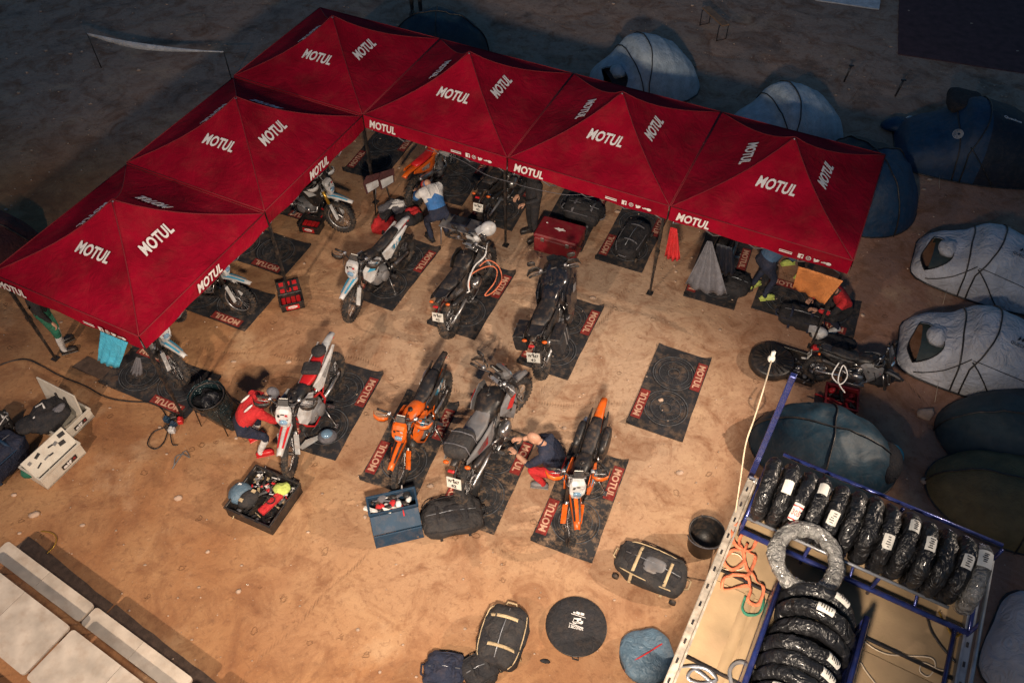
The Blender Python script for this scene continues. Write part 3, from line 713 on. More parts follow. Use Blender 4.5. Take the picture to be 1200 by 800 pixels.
    mb = MB(); mb.loft([[(x, y, z) for y, z in ((-w, .27), (-w * .6, .21), (w * .6, .21), (w, .27), (w, .29), (w * .55, .225), (-w * .55, .225), (-w, .29))] for x, w in ((.30, .10), (.15, .15), (-.15, .15))])
    mb.build('skid_plate', mm('alu' if adv else 'black'), t)
    mb = MB(); mb.tube([(-.10, .14, .30), (-.02, .30, .04 + .02)], .013, 6); mb.box((-.015, .31, .045), (.08, .05, .012)); mb.build('side_stand', mm('steel'), t)
    # tank, shrouds
    tw = .13 if not adv else .19
    if spt: tw = .17
    mb = MB(); mb.loft([sec(.42, .93, .05, .06, 14, .75), sec(.34, .93, tw * .85, .12, 14, .75), sec(.18, .91, tw, .15, 14, .75), sec(-.0, .88, tw * .8, .12, 14, .75), sec(-.12, .85, .08, .07, 14, .75)])
    mb.lathe([(0, 0), (.04, 0), (.036, .02), (0, .022)], 12, 1, Matrix.Translation((.20, 0, 1.055))); fto = mb.build('fuel_tank', [mm(tank), mm('black')], t)
    mb = MB(); mb.tube([(.20, 0, 1.07), (.30, .01, 1.12), (.42, .02, 1.10), (.46, .02, 1.0)], .005, 5); mb.build('vent_hose', mm('black'), fto)
    rb_ = random.Random(int(t.location.x * 1000)); mb = MB()
    for q in range(16):      # hoses, clips, reservoirs and wiring packed round the engine
        x, y, z = rb_.uniform(-.30, .34), rb_.choice((-1, 1)) * rb_.uniform(.08, .17), rb_.uniform(.32, .78); a = rb_.uniform(0, 6.28)
        if q % 3 == 0: mb.box((x, y, z), (rb_.uniform(.03, .09), .035, rb_.uniform(.02, .06)), q % 2, Matrix.Rotation(a, 4, 'Y'), bev=.006)
        else: mb.tube(smooth([(x, y, z), (x + .07 * math.cos(a), y * 1.05, z + .07 * math.sin(a)), (x + .13 * math.cos(a + .8), y, z + .13 * math.sin(a + .8))], 3), rb_.uniform(.005, .011), 5, q % 2)
    mb.build('hoses', [mm('black'), mm('steel')], t, kind='stuff')
    for s in (-1, 1):
        mb = MB(); ow = .02 if adv else .0
        mb.plate([(.50, .96), (.36, 1.03), (.10, .97), (.02, .88), (.16, .70), (.30, .50 if adv else .58), (.40, .60), (.52, .80)], s * (tw + .035), .012, 0, .025 + ow)
        if number and not spt: pass
        so = mb.build('radiator_shroud', mm(shroud), t)
        g = MB(); g.plate([(.44, .90), (.30, .95), (.14, .90), (.26, .80)], s * (tw + .071 + ow), .004, 0, 0); g.build('decal', mm(pcol), so)
        for q, (x_, z_) in enumerate(((.22, .80), (.36, .72), (.44, .82))):
            g = MB(); g.box((x_, s * (tw + .071 + ow - .012 * q), z_), (.06, .006, .03), 0, Matrix.Rotation(.5, 4, 'Y')); g.build('sticker', mm(('black', 'wplast', 'rplast')[q]), so)
        g = MB(); g.box((.33, s * .085, .78), (.03, .11, .26), 0, Matrix.Rotation(-.2, 4, 'Y'))
        for q in range(8): g.box((.348 + .0, s * .085, .67 + q * .03), (.012, .10, .004))
        g.build('radiator', mm('dkmetal'), t)
    # seat
    sw = .10 if not (adv or spt) else .145
    sx = -.66 if kind == 'enduro' else -.62
    mb = MB(); mb.loft([sec(.12, .955, .05, .03, 12, .7), sec(.0, .93, sw * .75, .045, 12, .7), sec(-.2, .905, sw, .05, 12, .7), sec(-.42, .925, sw, .05, 12, .7), sec(sx, .955, sw * .75, .035, 12, .7)])
    mb.build('seat', mm(seat), t)
    if lean == -4:
        mb = MB(); mb.box((-.30, .02, 1.00), (.22, .26, .09), 0, Matrix.Rotation(.2, 4, 'Z'), bev=.03); mb.ell((-.62, 0, 1.02), (.12, .11, .06), 14, 8, nz=.02, seed=2); mb.build('tail_pack', mm('c_black'), t)
    # side panels & tail
    for s in (-1, 1):
        mb = MB(); mb.plate([(-.08, .88), (-.34, .90), (-.82, .965), (-.86, .92), (-.60, .78), (-.28, .62), (-.14, .68)], s * (sw + .02), .012, 0, .022)
        so = mb.build('side_panel', mm(tail), t)
        g = MB(); g.plate([(-.30, .85), (-.62, .89), (-.60, .82), (-.36, .74)], s * (sw + .046), .004); pl = g.build('number_panel', mm(pcol), so)
        if number: put(word(number, .13, .10, M['black'] if pcol != 'bplast' else M['white'], .04), 'number', so, (-.47, s * (sw + .053), .828), (-s, 0, .0), (0, 0, 1))
    mb = MB(); secs = []
    for i in range(6):
        q = i / 5; x = -.48 - .58 * q * (1 if kind == 'enduro' else .8); z = .90 + .07 * math.sin(q * 2.2); w = .095 - .045 * q
        secs.append([(x, -w, z - .03), (x, -w * .6, z + .0), (x, w * .6, z + .0), (x, w, z - .03), (x, w * .8, z - .035), (x, w * .5, z - .012), (x, -w * .5, z - .012), (x, -w * .8, z - .035)])
    mb.loft(secs); mb.build('rear_mudguard', mm(rfender or tail if kind == 'enduro' else 'black'), t)
    mb = MB(); mb.box((-1.0, 0, .90), (.04, .09, .035), bev=.01); mb.build('tail_light', mm('rplast'), t)
    if adv or spt:
        mb = MB(); mb.tube([(-.80, 0, .88), (-1.02, 0, .72)], .018, 6); mb.box((-1.03, 0, .68), (.01, .21, .16), 1, Matrix.Rotation(.35, 4, 'Y')); lp = mb.build('plate_holder', [mm('black'), mm('label')], t)
        c = Vector((-1.037, 0, .68)); ux = Vector((0, -1, 0)); uy = Vector((math.sin(.35), 0, math.cos(.35)))
        uy = Vector((.34, 0, .94)); put(word('W 667', .17, .05, M['black'], .03), 'lettering', lp, c + uy * .035 + Vector((-.004, 0, 0)), ux, uy); put(word('42', .08, .045, M['black'], .03), 'lettering', lp, c - uy * .035 + Vector((-.004, 0, 0)), ux, uy)
        mb = MB()
        for s in (-1, 1): mb.tube([(-.45, s * .12, .93), (-.80, s * .12, .98), (-.86, s * .05, .98)], .012, 6)
        mb.box((-.74, 0, .97), (.22, .20, .012)); mb.build('luggage_rack', mm('dkmetal'), t)
        for s in (-1, 1):
            g = MB(); g.X = ST; g.tube([(bx - .03, s * .20, bz), (bx + .02, s * .30, bz + .13)], .006, 5); g.ell((bx + .02, s * .33, bz + .15), (.02, .07, .045), 10, 6, p=.7); g.build('mirror', mm('black'), t)
            g = MB(); g.ell((-.86, s * .16, .86), (.03, .045, .025), 8, 5); g.build('turn_signal', mm('orange'), t)
    if panniers:
        for s in (-1, 1):
            mb = MB(); mb.box((-.60, s * .30, .66), (.40, .20, .32), 0, bev=.05); mb.box((-.60, s * .30, .83), (.38, .18, .03), 1, bev=.012); po = mb.build('pannier', [mm('c_black' if spt else 'gplast'), mm('black')], t)
            g = MB(); g.box((-.60, s * .402, .70), (.025, .01, .26)); g.box((-.50, s * .402, .70), (.02, .01, .26)); g.build('strap', mm('gplast'), po)
    if luggage:
        mb = MB(); mb.ell((-.66, 0, 1.06), (.22, .18, .10), 18, 10, p=.6, nz=.015, seed=3); lo = mb.build('luggage_roll', mm('c_char'), t)
        g = MB()
        for dx in (-.1, .1): g.tube([(-.66 + dx, -.18, 1.0), (-.66 + dx, -.15, 1.15), (-.66 + dx, 0, 1.175), (-.66 + dx, .15, 1.15), (-.66 + dx, .18, 1.0)], .009, 5)
        g.build('strap', mm('c_grey'), lo)
    if side_tanks:
        for s in (-1, 1):
            mb = MB(); mb.ell((-.38, s * .19, .80), (.25, .065, .17), 18, 10, p=.65); mb.build('side_tank', mm('black'), t)
    if adv:
        mb = MB()
        for s in (-1, 1): mb.tube([(.40, s * .12, .45), (.44, s * .25, .60), (.34, s * .28, .82), (.12, s * .24, .84), (.10, s * .2, .5)], .013, 6)
        mb.build('crash_bar', mm('dkmetal'), t)
        for s in (-1, 1):
            mb = MB(); mb.ell((.06, s * .21, .56), (.13, .08, .09), 12, 8, p=.7); mb.build('cylinder_head', mm('steel'), t)
    if spt:   # touring fairing turning into wide flanks
        mb = MB()
        mb.loft([sec(.10, .80, .18, .20, 16, .7), sec(.34, .84, .26, .27, 16, .7), sec(.58, .93, .25, .26, 16, .75), sec(.76, .99, .17, .17, 16, .8), sec(.86, 1.0, .06, .07, 16, 1)])
        fo = mb.build('fairing', mm('gloss'), t)
        g = MB()
        for s in (-1, 1): g.ell((.80, s * .075, .98), (.06, .05, .045), 12, 6)
        g.build('headlight_lens', mm('lens'), fo)
        g = MB(); g.loft([[(.70 - q * .16, y * (1 - .35 * q), 1.12 + q * .26 - abs(y) * .3) for y in (-.20, -.12, 0, .12, .20)] for q in (0, .3, .65, 1)], closed=False, cap=False); g.build('windscreen', mm('screen'), t)
        for s in (-1, 1):
            g = MB(); g.plate([(.66, .80), (.40, 1.0), (.12, .92), (.02, .60), (.20, .36), (.46, .42)], s * .255, .014, 0, .03); f2 = g.build('fairing_flank', mm('gloss'), t)
            g = MB(); g.plate([(.48, .86), (.36, .90), (.30, .80), (.42, .76)], s * .302, .004); g.build('decal', mm('gplast'), f2)
            g = MB(); g.ell((.12, s * .20, .42), (.14, .07, .10), 12, 8, p=.6); g.build('engine_cover', mm('dkmetal'), t)
    return t
b1 = bike('white enduro bike with blue number panels, black seat and front wheel to the lower left', (418, 372, 0, .76), (474, 264, .93, -.86), kind='enduro', body='wplast', tail='wplast', pcol='bplast', number='77', steer=12, lean=-3, guard='black', seat='vinyl', tank='black', sc=1.03)
b2 = bike('dark bike seen from behind with orange cords and a white helmet on it', (532, 391, 0, -.74), (560, 289, 1.15, .45), kind='adventure', body='wplast', shroud='black', tank='black', tail='black', fender='black', lean=11, steer=-14, seat='vinyl', pcol='gplast')
b3 = bike('big all-black touring bike with full fairing, pannier bags and a number plate', (640, 437, 0, -.74), (668, 319, 1.12, .45), kind='sport', body='gloss', shroud='gloss', tank='gloss', tail='black', fender='black', lean=12, steer=18, panniers=True, seat='vinyl', rim='dkmetal', sc=1.08, pcol='gplast')
b4 = bike('red and white enduro bike with the mechanic in red crouching beside it', (348, 547, 0, .76), (393, 397, .95, -.9), kind='enduro', body='wplast', shroud='wplast', tank='black', seat='rplast', tail='wplast', fender='wplast', lean=-4, steer=14, plate='wplast', pcol='wplast', framec='rplast', sc=1.08, fork='alu')
b5 = bike('orange rally bike with orange front mudguard pointing down towards the blue case', (458, 548, .82, 1.05), (520, 424, .95, -.92), kind='enduro', body='orange', tail='black', tank='orange', shroud='orange', guard='orange', lean=-3, steer=6, pcol='bplast', number='71', sc=1.03, framec='orange')
b6 = bike('large dusty grey adventure bike with tall screen, worked on by the bald man', (556, 580, 0, -.74), (604, 440, 1.15, .60), kind='adventure', body='gplast', shroud='gplast', tank='black', tail='gplast', fender='gplast', lean=11, steer=-24, seat='gplast', luggage=True, screen=True, sc=1.12, pcol='rplast', framec='dkmetal')
b7 = bike('orange rally bike with side tanks and its bright orange tail pointing up the yard', (668, 628, 0, .78), (712, 468, .97, -.98), kind='enduro', body='orange', tail='black', rfender='orange', side_tanks=True, tank='black', shroud='orange', guard='orange', fender='orange', lean=-3, steer=22, plate='wplast', pcol='bplast', number='71', sc=1.03, seat='vinyl')
bike('bike with golden fork legs poking out from the left row of gazebos', loc=G(372, 246) - Vector((.10, .35, 0)), head=-24, fork='gold', body='wplast', shroud='black', tank='black', guard='wplast', kind='enduro', lean=4, steer=4, rim='alu')
bike('bike showing only its front wheel and silver fork, left of the small toolbox', loc=G(253, 345) + Vector((-.10, -.15, 0)), head=-26, fork='alu', body='wplast', shroud='black', tank='black', kind='enduro', lean=5, steer=10, rim='alu')
bike('white enduro bike with bare fork tubes at the edge of the bottom left gazebo', loc=G(196, 428) + Vector((-.25, .18, 0)), head=-45, body='wplast', shroud='wplast', tank='wplast', plate='wplast', fork='alu', lean=8, steer=12)
bike('dark bike tucked under the bottom left gazebo, behind the white one with bare forks', loc=G(208, 382) + Vector((-.75, .5, 0)), head=-28, body='black', shroud='gplast', tank='black', fork='alu', lean=6, steer=0, pcol='gplast')
bike('enduro bike with tall orange and white rear fender under the second gazebo', loc=G(512, 218), head=62, body='orange', tail='orange', shroud='wplast', tank='orange', lean=3, steer=0, fender='wplast', seat='rplast')
bike('dark bike standing on the mat left of the man in black', loc=G(592, 240), head=64, kind='adventure', body='black', shroud='gplast', tank='black', tail='black', fender='black', lean=6, steer=10, pcol='gplast', seat='vinyl')
bike('stripped bike behind the hanging grey cloth', loc=G(850, 306), head=66, kind='enduro', body='black', shroud='bplast', tank='black', tail='black', fender='black', lean=5, steer=-15, seat='vinyl')
# ------------------------------------------------------------------ people: one skinned body each, cloth by region, head and hands in the same mesh
def person(label, loc, rz, J, rad=None, mats=None, hair='hair', hat=None, hands=True, face=1, extra=None):
    """J: joints in local metres (x = facing). keys: pel, spi, che, nek, hed, shL, elL, wrL, shR, ..., hpL, knL, anL, toL, ..."""
    rad = rad or {}; mats = mats or {}
    DR = dict(pel=.17, spi=.165, che=.185, nek=.062, sh=.085, el=.060, wr=.038, hp=.105, kn=.068, an=.048, to=.042)
    ed = [('pel', 'spi'), ('spi', 'che'), ('che', 'nek')]
    for s in 'LR': ed += [('che', 'sh' + s), ('sh' + s, 'el' + s), ('el' + s, 'wr' + s), ('pel', 'hp' + s), ('hp' + s, 'kn' + s), ('kn' + s, 'an' + s), ('an' + s, 'to' + s)]
    keys = ['pel'] + [b for a, b in ed]; idx = {k: i for i, k in enumerate(keys)}
    me = bpy.data.meshes.new('tmpb'); me.from_pydata([J[k] for k in keys], [(idx[a], idx[b]) for a, b in ed], [])
    o = bpy.data.objects.new('tmpb', me); COL.objects.link(o)
    mo = o.modifiers.new('s', 'SKIN'); sv = me.skin_vertices[0].data
    for k in keys:
        r = rad.get(k, rad.get(k[:2], DR.get(k, DR.get(k[:2]))))
        sv[idx[k]].radius = (r, r * (.8 if k in ('che', 'spi', 'pel') else 1)) if False else (r, r); sv[idx[k]].use_root = (k == 'pel')
    sb = o.modifiers.new('u', 'SUBSURF'); sb.levels = 2; sb.render_levels = 2
    dg = bpy.context.evaluated_depsgraph_get(); bm_ = bpy.data.meshes.new_from_object(o.evaluated_get(dg)); bpy.data.objects.remove(o)
    MT = ['skin', mats.get('top', 'c_black'), mats.get('legs', 'c_black'), mats.get('shoe', 'black'), mats.get('sleeve', mats.get('top', 'c_black')), mats.get('shin', mats.get('legs', 'c_black')), hair or 'skin', mats.get('fore', 'skin'), mats.get('glove', 'skin'), mats.get('yoke', mats.get('top', 'c_black'))]
    segm = {('pel', 'spi'): 2, ('spi', 'che'): 1, ('che', 'nek'): 9}
    for s in 'LR': segm.update({('che', 'sh' + s): 9, ('sh' + s, 'el' + s): 4, ('el' + s, 'wr' + s): 7, ('pel', 'hp' + s): 2, ('hp' + s, 'kn' + s): 2, ('kn' + s, 'an' + s): 5, ('an' + s, 'to' + s): 3})
    mb = MB(); V = [v.co.copy() for v in bm_.vertices]; F = [list(p.vertices) for p in bm_.polygons]
    mb.add([v + v.normalized() * 0 + Vector((noise.noise(v * 14), noise.noise(v * 14 + Vector((5, 0, 0))), noise.noise(v * 13))) * .008 for v in V], F, 0)
    for fi, f in enumerate(F):
        c = sum((V[i] for i in f), Vector()) / len(f); best = None
        for (a, b), m in segm.items():
            A, B = Vector(J[a]), Vector(J[b]); d = B - A; tt = max(0, min(1, (c - A).dot(d) / max(1e-9, d.length_squared)))
            q = (c - A - d * tt).length / max(.05, DR.get(a, DR.get(a[:2], .1)))
            if (a, b) == ('pel', 'spi') and tt > .55: m = 1
            if a[:2] == 'el' and tt < .25: m = 4 if mats.get('fore', 'skin') != 'skin' else 7
            if best is None or q < best[0]: best = (q, m)
        mb.m[fi] = best[1]
    # head
    H = Vector(J['hed']); nk = Vector(J['nek']); up = (H - nk).normalized(); fw = Vector(J.get('look', (1, 0, 0))); fw = (fw - up * fw.dot(up)).normalized(); lf = up.cross(fw)
    X = Matrix((fw, lf, up)).transposed().to_4x4(); X.translation = H; mb.X = X
    mb.tube([(-.02, 0, -.19), (-.015, 0, -.06)], [.06, .056], 10, 0)
    mb.ell((0, 0, .0), (.098, .076, .118), 18, 14, 0); mb.ell((.02, 0, -.06), (.07, .055, .06), 14, 8, 0)
    mb.ell((.098, 0, -.012), (.018, .013, .025), 8, 6, 0); mb.ell((.088, 0, -.06), (.012, .026, .008), 8, 4, 7 if False else 0)
    for s in (-1, 1):
        mb.ell((-.005, s * .078, -.01), (.02, .009, .032), 8, 6, 0); mb.ell((.086, s * .03, .014), (.012, .013, .009), 8, 4, 6)
        mb.ell((.085, s * .03, .034), (.012, .02, .005), 8, 4, 6)
    mb.X = Matrix.Identity(4)
    # hands: palm, four fingers of their own length, a thumb from the side
    for s in 'LR':
        el, wr = Vector(J['el' + s]), Vector(J['wr' + s]); d = (wr - el).normalized(); n_ = d.cross(Vector((0, 0, 1)))
        n_ = n_.normalized() if n_.length > .1 else Vector((0, 1, 0)); dn = d.cross(n_).normalized()
        if dn.z > 0: dn = -dn
        sg = 1 if s == 'L' else -1
        hx = Matrix((d, n_, dn)).transposed().to_4x4(); hx.translation = wr; mb.X = hx; hm = 8
        mb.ell((.055, 0, .004), (.055, .040, .018), 12, 8, hm, p=.8)
        for k, (y, ln) in enumerate(((-.028, .062), (-.009, .074), (.010, .070), (.028, .054))):
            mb.tube([(.095, y, .004), (.095 + ln * .5, y * 1.08, .014), (.095 + ln * .8, y * 1.1, .036), (.095 + ln * .85, y * 1.1, .055)], [.0095, .009, .0085, .006], 6, hm)
        mb.tube([(.03, -.034, .006), (.06, -.06, .018), (.092, -.062, .034)], [.012, .0105, .008], 6, hm)
        mb.X = Matrix.Identity(4)
    # shoes
    for s in 'LR':
        a, b = Vector(J['an' + s]), Vector(J['to' + s]); d = b - a; ang = math.atan2(d.y, d.x)
        if abs(d.z) < .12:
            q = Matrix.Rotation(ang, 4, 'Z'); c = a.lerp(b, .5); mb.ell((c.x, c.y, b.z + .012), (.145, .052, .052), 14, 8, 3, q, p=.8); mb.box((c.x, c.y, b.z - .03), (.28, .095, .022), 3, q, bev=.008)
    root = mb.build('person', [M[k] for k in MT], label=label, category='person')
    root.location = loc; root.rotation_euler = (0, 0, R(rz))
    if hair and hat is None:
        h = MB(); h.X = X
        h.ell((-.018, 0, .026), (.096, .084, .106), 18, 12, 0, nz=.008, seed=2, fq=18); h.build('hair', M[hair], root)
    if hat:
        h = MB(); h.X = X
        h.ell((-.005, 0, .04), (.11, .092, .092), 18, 10, 0); h.loft([[(.07 + q * .1, y * (1 - q * .2), .045 - q * .03 - abs(y) * .3) for y in (-.07, -.035, 0, .035, .07)] for q in (0, .5, 1)], closed=False, cap=False); h.build('cap', M[hat], root)
    # collar
    h = MB(); q = nk.lerp(H, .12); dd = (H - nk).normalized(); zz = Matrix.Translation(q) @ dd.to_track_quat('Z', 'Y').to_matrix().to_4x4()
    h.torus(.062, .017, 20, 8, 0, zz); h.build('collar', M[mats.get('top', 'c_black')], root)
    if extra: extra(root, mb, J)
    return root
def stand(**k):
    J = dict(pel=(0, 0, .96), spi=(.0, 0, 1.14), che=(.01, 0, 1.32), nek=(.02, 0, 1.49), hed=(.04, 0, 1.64),
             shL=(.0, .19, 1.42), elL=(.0, .26, 1.14), wrL=(.08, .27, .90), shR=(.0, -.19, 1.42), elR=(.0, -.26, 1.14), wrR=(.08, -.27, .90),
             hpL=(0, .10, .90), knL=(.03, .12, .50), anL=(-.02, .13, .09), toL=(.13, .15, .05), hpR=(0, -.10, .90), knR=(.03, -.12, .50), anR=(-.02, -.13, .09), toR=(.13, -.15, .05))
    J.update(k); return J
bend = dict(pel=(-.22, 0, .74), spi=(-.08, 0, .88), che=(.10, 0, 1.0), nek=(.25, 0, 1.10), hed=(.37, .0, 1.15), look=(.5, 0, -1),
            shL=(.12, .20, 1.06), elL=(.28, .27, .82), wrL=(.50, .16, .80), shR=(.12, -.20, 1.06), elR=(.30, -.25, .80), wrR=(.52, -.12, .78),
            hpL=(-.22, .12, .68), knL=(.06, .18, .42), anL=(-.14, .16, .09), toL=(.02, .19, .05), hpR=(-.22, -.12, .68), knR=(.10, -.18, .42), anR=(-.10, -.18, .09), toR=(.06, -.21, .05))
squat = dict(pel=(-.20, 0, .34), spi=(-.14, 0, .50), che=(.0, 0, .68), nek=(.11, 0, .82), hed=(.22, 0, .90), look=(1, 0, -.6),
             shL=(.02, .20, .76), elL=(.20, .26, .54), wrL=(.44, .16, .58), shR=(.02, -.20, .76), elR=(.22, -.26, .56), wrR=(.45, -.10, .62),
             hpL=(-.18, .12, .30), knL=(.20, .26, .42), anL=(-.06, .22, .09), toL=(.10, .26, .05), hpR=(-.18, -.12, .30), knR=(.22, -.24, .30), anR=(-.16, -.22, .09), toR=(-.0, -.26, .05))
def sponsor(root, mb, J):
    for s in (-1, 1):
        h = MB(); c = Vector(J['che']) + Vector((-.10, s * .10, .13)); h.ell(c, (.10, .018, .02), 10, 6, 0, Matrix.Rotation(-.6, 4, 'Y')); h.build('shoulder_panel', M['c_white'], root)
# mechanic in red at the red and white bike
person('mechanic in a red and white jacket bent over the red and white bike', G(322, 530) + Vector((-.20, .14, 0)), 25, bend, mats=dict(top='c_red', sleeve='c_red', legs='c_navy', shin='c_white', shoe='rplast', fore='c_red', yoke='c_red'), extra=sponsor, hat='c_grey')
person('bald man in a black T-shirt and red trousers squatting at the grey adventure bike', G(640, 556), 158, squat, mats=dict(top='c_navy', legs='c_red', shin='c_red', shoe='gplast'), hair=None)
person('man dressed all in black standing beside the big red chest', G(624, 277), 205, stand(wrL=(.25, .16, 1.05), wrR=(.25, -.14, 1.05), hed=(.08, 0, 1.62), look=(.6, 0, -.8)), mats=dict(fore='c_black'))
person('person in blue T-shirt, dark trousers and green shoes under the right end gazebo', G(893, 342), 20, {**bend, 'pel': (-.18, 0, .86), 'hpL': (-.18, .12, .82), 'hpR': (-.18, -.12, .82), 'spi': (-.08, 0, 1.02), 'che': (.06, 0, 1.18), 'nek': (.2, 0, 1.3), 'hed': (.3, 0, 1.38), 'shL': (.08, .2, 1.24), 'shR': (.08, -.2, 1.24), 'elL': (.22, .26, 1.0), 'elR': (.22, -.26, 1.0), 'wrL': (.42, .15, .95), 'wrR': (.42, -.12, .95), 'knL': (.02, .15, .46), 'knR': (.06, -.15, .46)}, mats=dict(top='c_denim', legs='c_navy', shoe='c_lime'))
person('person in a charcoal shirt bending towards the orange cloth', G(925, 338) + Vector((.15, .45, 0)), 200, bend, mats=dict(top='c_grey', legs='c_black', shoe='c_lime'))
person('rider in a black jacket with red and white stripes sitting at the last gazebo post', G(973, 385) + Vector((.0, .15, 0)), 190, squat, mats=dict(top='c_black', legs='c_black', fore='c_red', shin='c_navy', shoe='wplast', yoke='c_red'))
person('rider in blue and white jacket bending over a bike before the second gazebo', G(512, 275), 118, {**bend, 'hed': (.34, 0, 1.0)}, mats=dict(top='c_blue', sleeve='c_blue', yoke='c_white', legs='c_navy', fore='c_blue', shoe='c_black'), extra=sponsor, hat='c_red')
person('person standing behind the bottom left gazebo edge in white, green and red riding trousers', G(77, 408), 30, stand(), mats=dict(top='c_black', legs='c_green', shin='c_white', shoe='black', fore='c_black'))
person('passer-by in black at the top edge, behind the teal dome tent', G(489, 16), -90, stand(knL=(.12, .11, .52), anL=(.16, .12, .1), toL=(.3, .13, .05)), mats=dict(fore='c_black'))
def proj(P):
    d = Vector(P) - Vector((0, 0, CH)); w = d.y * math.cos(PIT) - d.z * math.sin(PIT); v = d.y * math.sin(PIT) + d.z * math.cos(PIT)
    return 600 + F_ * d.x / w, 400 - F_ * v / w
def path_px(pts, z): return [G(u, v, z if not isinstance(z, (list, tuple)) else z[i]) for i, (u, v) in enumerate(pts)]
def single(name, mb, mats, label, cat, group=None, loc=None, rz=0, kind=None):
    o = mb.build(name, mats, label=label, category=cat, group=group)
    if loc is not None: o.location = loc
    o.rotation_euler = (0, 0, R(rz))
    return o
# ------------------------------------------------------------------ truck with roof racks
ZR = 3.6
TO = G(872, 572, ZR); ta = (G(778, 800, ZR) - TO).normalized(); tw_ = Vector((-ta.y, ta.x, 0));
if tw_.x < 0: tw_ = -tw_
TW, TL = 2.34, 7.2
TM = Matrix((tw_, -ta, Vector((0, 0, 1)))).transposed().to_4x4(); TM.translation = Vector((TO.x, TO.y, 0)) - ta * .12
truck = thing('truck', 'assistance truck with plywood roof and metal edge rails, seen from above at the lower right', 'truck'); truck.matrix_world = TM
TI = TM.inverted()
def TP(u, v, z): return TI @ G(u, v, z)         # truck frame: x across (0..TW), y negative along the roof, z up
mb = MB(); mb.box((TW / 2, -TL / 2, 2.25), (TW - .06, TL - .02, 2.5), 0, bev=.04); mb.build('body', pm('truck_white', (.6, .6, .58), .4, dust=.3), truck)
mb = MB(); mb.box((TW / 2, -TL / 2, .85), (1.2, TL - .4, .26)); mb.build('chassis', M['dkmetal'], truck)
wm = MB(); wm.lathe([(0, -.14), (.3, -.14), (.48, -.13), (.5, -.1), (.5, .1), (.48, .13), (.3, .14), (0, .14)], 28, 0, Matrix.Rotation(math.pi / 2, 4, 'Y')); wme = wm.mesh('wheel', M['rubber'])
for x in (.2, TW - .2):
    for y in (-1.2, -5.6): link('wheel', wme, truck, loc=(x, y, .5))
for k in range(6):
    mb = MB(); mb.box((TW / 2, -.62 - k * 1.2, ZR - .02), (TW - .1, 1.19, .03)); mb.build('roof_panel', M['ply'], truck)
for x, m in ((.03, 'alrail'), (TW - .03, 'rackgrey')):
    mb = MB(); mb.box((x, -TL / 2, ZR + .02), (.075, TL, .06), 0, bev=.008); mb.box((x + (.05 if x < 1 else -.05), -TL / 2, ZR + .045), (.02, TL, .10))
    for q in range(36): mb.box((x, -.15 - q * .2, ZR + .053), (.02, .05, .008), 1)
    mb.build('edge_rail', [M[m], M['dkmetal']], truck)
mb = MB(); mb.box((TW / 2, -.0, ZR + .02), (TW, .06, .06), 0, bev=.008); mb.build('edge_rail', M['rackgrey'], truck)
for y in (-1.12, -2.07, -3.1, -4.3):
    mb = MB(); mb.tube([(.08, y, ZR + .03), (TW - .08, y, ZR + .03)], .016, 8); mb.build('cross_bar', M['dkmetal'], truck)
# lengthwise ripple of the roof near the left rail
mb = MB()
for x in (.42, .55): mb.loft([[(x - .05, y, ZR - .004), (x - .02, y, ZR + .018), (x + .02, y, ZR + .018), (x + .05, y, ZR - .004)] for y in (-1.2, -2.2, -3.2)], closed=False, cap=False)
mb.build('roof_rib', M['ply'], truck)
# front rack
fr = thing('roof_rack', 'blue tubular rack across the truck roof holding a row of wrapped tyres', 'roof rack'); fr.matrix_world = TM
z1, z2, z3 = ZR + .09, ZR + .36, ZR + .62
xa, xb, yn, yf = .12, TW - .05, -.66, .02
rails = [((xa, yn, z1), (xb, yn, z1), .03, 'blue'), ((xa, yn, z2), (xb - .28, yn, z2), .017, 'rackgrey'), ((xa, yf, z1), (xb, yf, z1), .022, 'blue'), ((xa, yf + .02, z2), (xb, yf + .02, z2), .017, 'rackgrey'), ((xa + .1, yf + .05, z3 - .06), (xb, yf + .05, z3 - .06), .02, 'blue'),
         ((xa, yn, z1), (xa, yf, z1), .022, 'blue'), ((xb, yn, z1), (xb, yf, z1), .022, 'blue'), ((xa, yn, z2), (xa, yf, z2), .017, 'blue'), ((xb, yn - 1.9, z2), (xb, yf, z2), .02, 'rackgrey'), ((xb - .12, yn - 1.9, z1), (xb - .12, yn, z1), .022, 'blue'), ((.5, yn, z1 + .01), (.5, yf, z1 + .01), .014, 'blue'), ((1.2, yn, z1 + .01), (1.2, yf, z1 + .01), .014, 'blue'), ((1.8, yn, z1 + .01), (1.8, yf, z1 + .01), .014, 'blue')]
for x in (xa, .75, 1.4, xb):
    rails += [((x, yn, ZR), (x, yn, z2), .018, 'blue'), ((x, yf, ZR), (x, yf, z3 - .06 if x > 1 else z2), .018, 'blue')]
rails += [((xb, yn - 1.9, ZR), (xb, yn - 1.9, z2), .018, 'blue')]
for a, b, r, m in rails:
    mb = MB(); mb.tube([a, b], r, 8); mb.build('rail', M[m], fr)
# tall corner post
pb = TP(884, 548, ZR); wpos = TM @ pb; lo_, hi_ = ZR, 6.5
for _ in range(40):
    md = (lo_ + hi_) / 2
    if proj((wpos.x, wpos.y, md))[1] > 439: lo_ = md
    else: hi_ = md
mb = MB(); mb.box((0, 0, lo_ / 2 + 1.7), (.06, .06, lo_ - 3.4), 0, bev=.008)
o = single('corner_post', mb, M['blue'], 'tall blue square post rising from the far left corner of the truck roof', 'post'); o.location = (wpos.x, wpos.y, 0); o.rotation_euler = (0, 0, R(-27)); PT = lo_
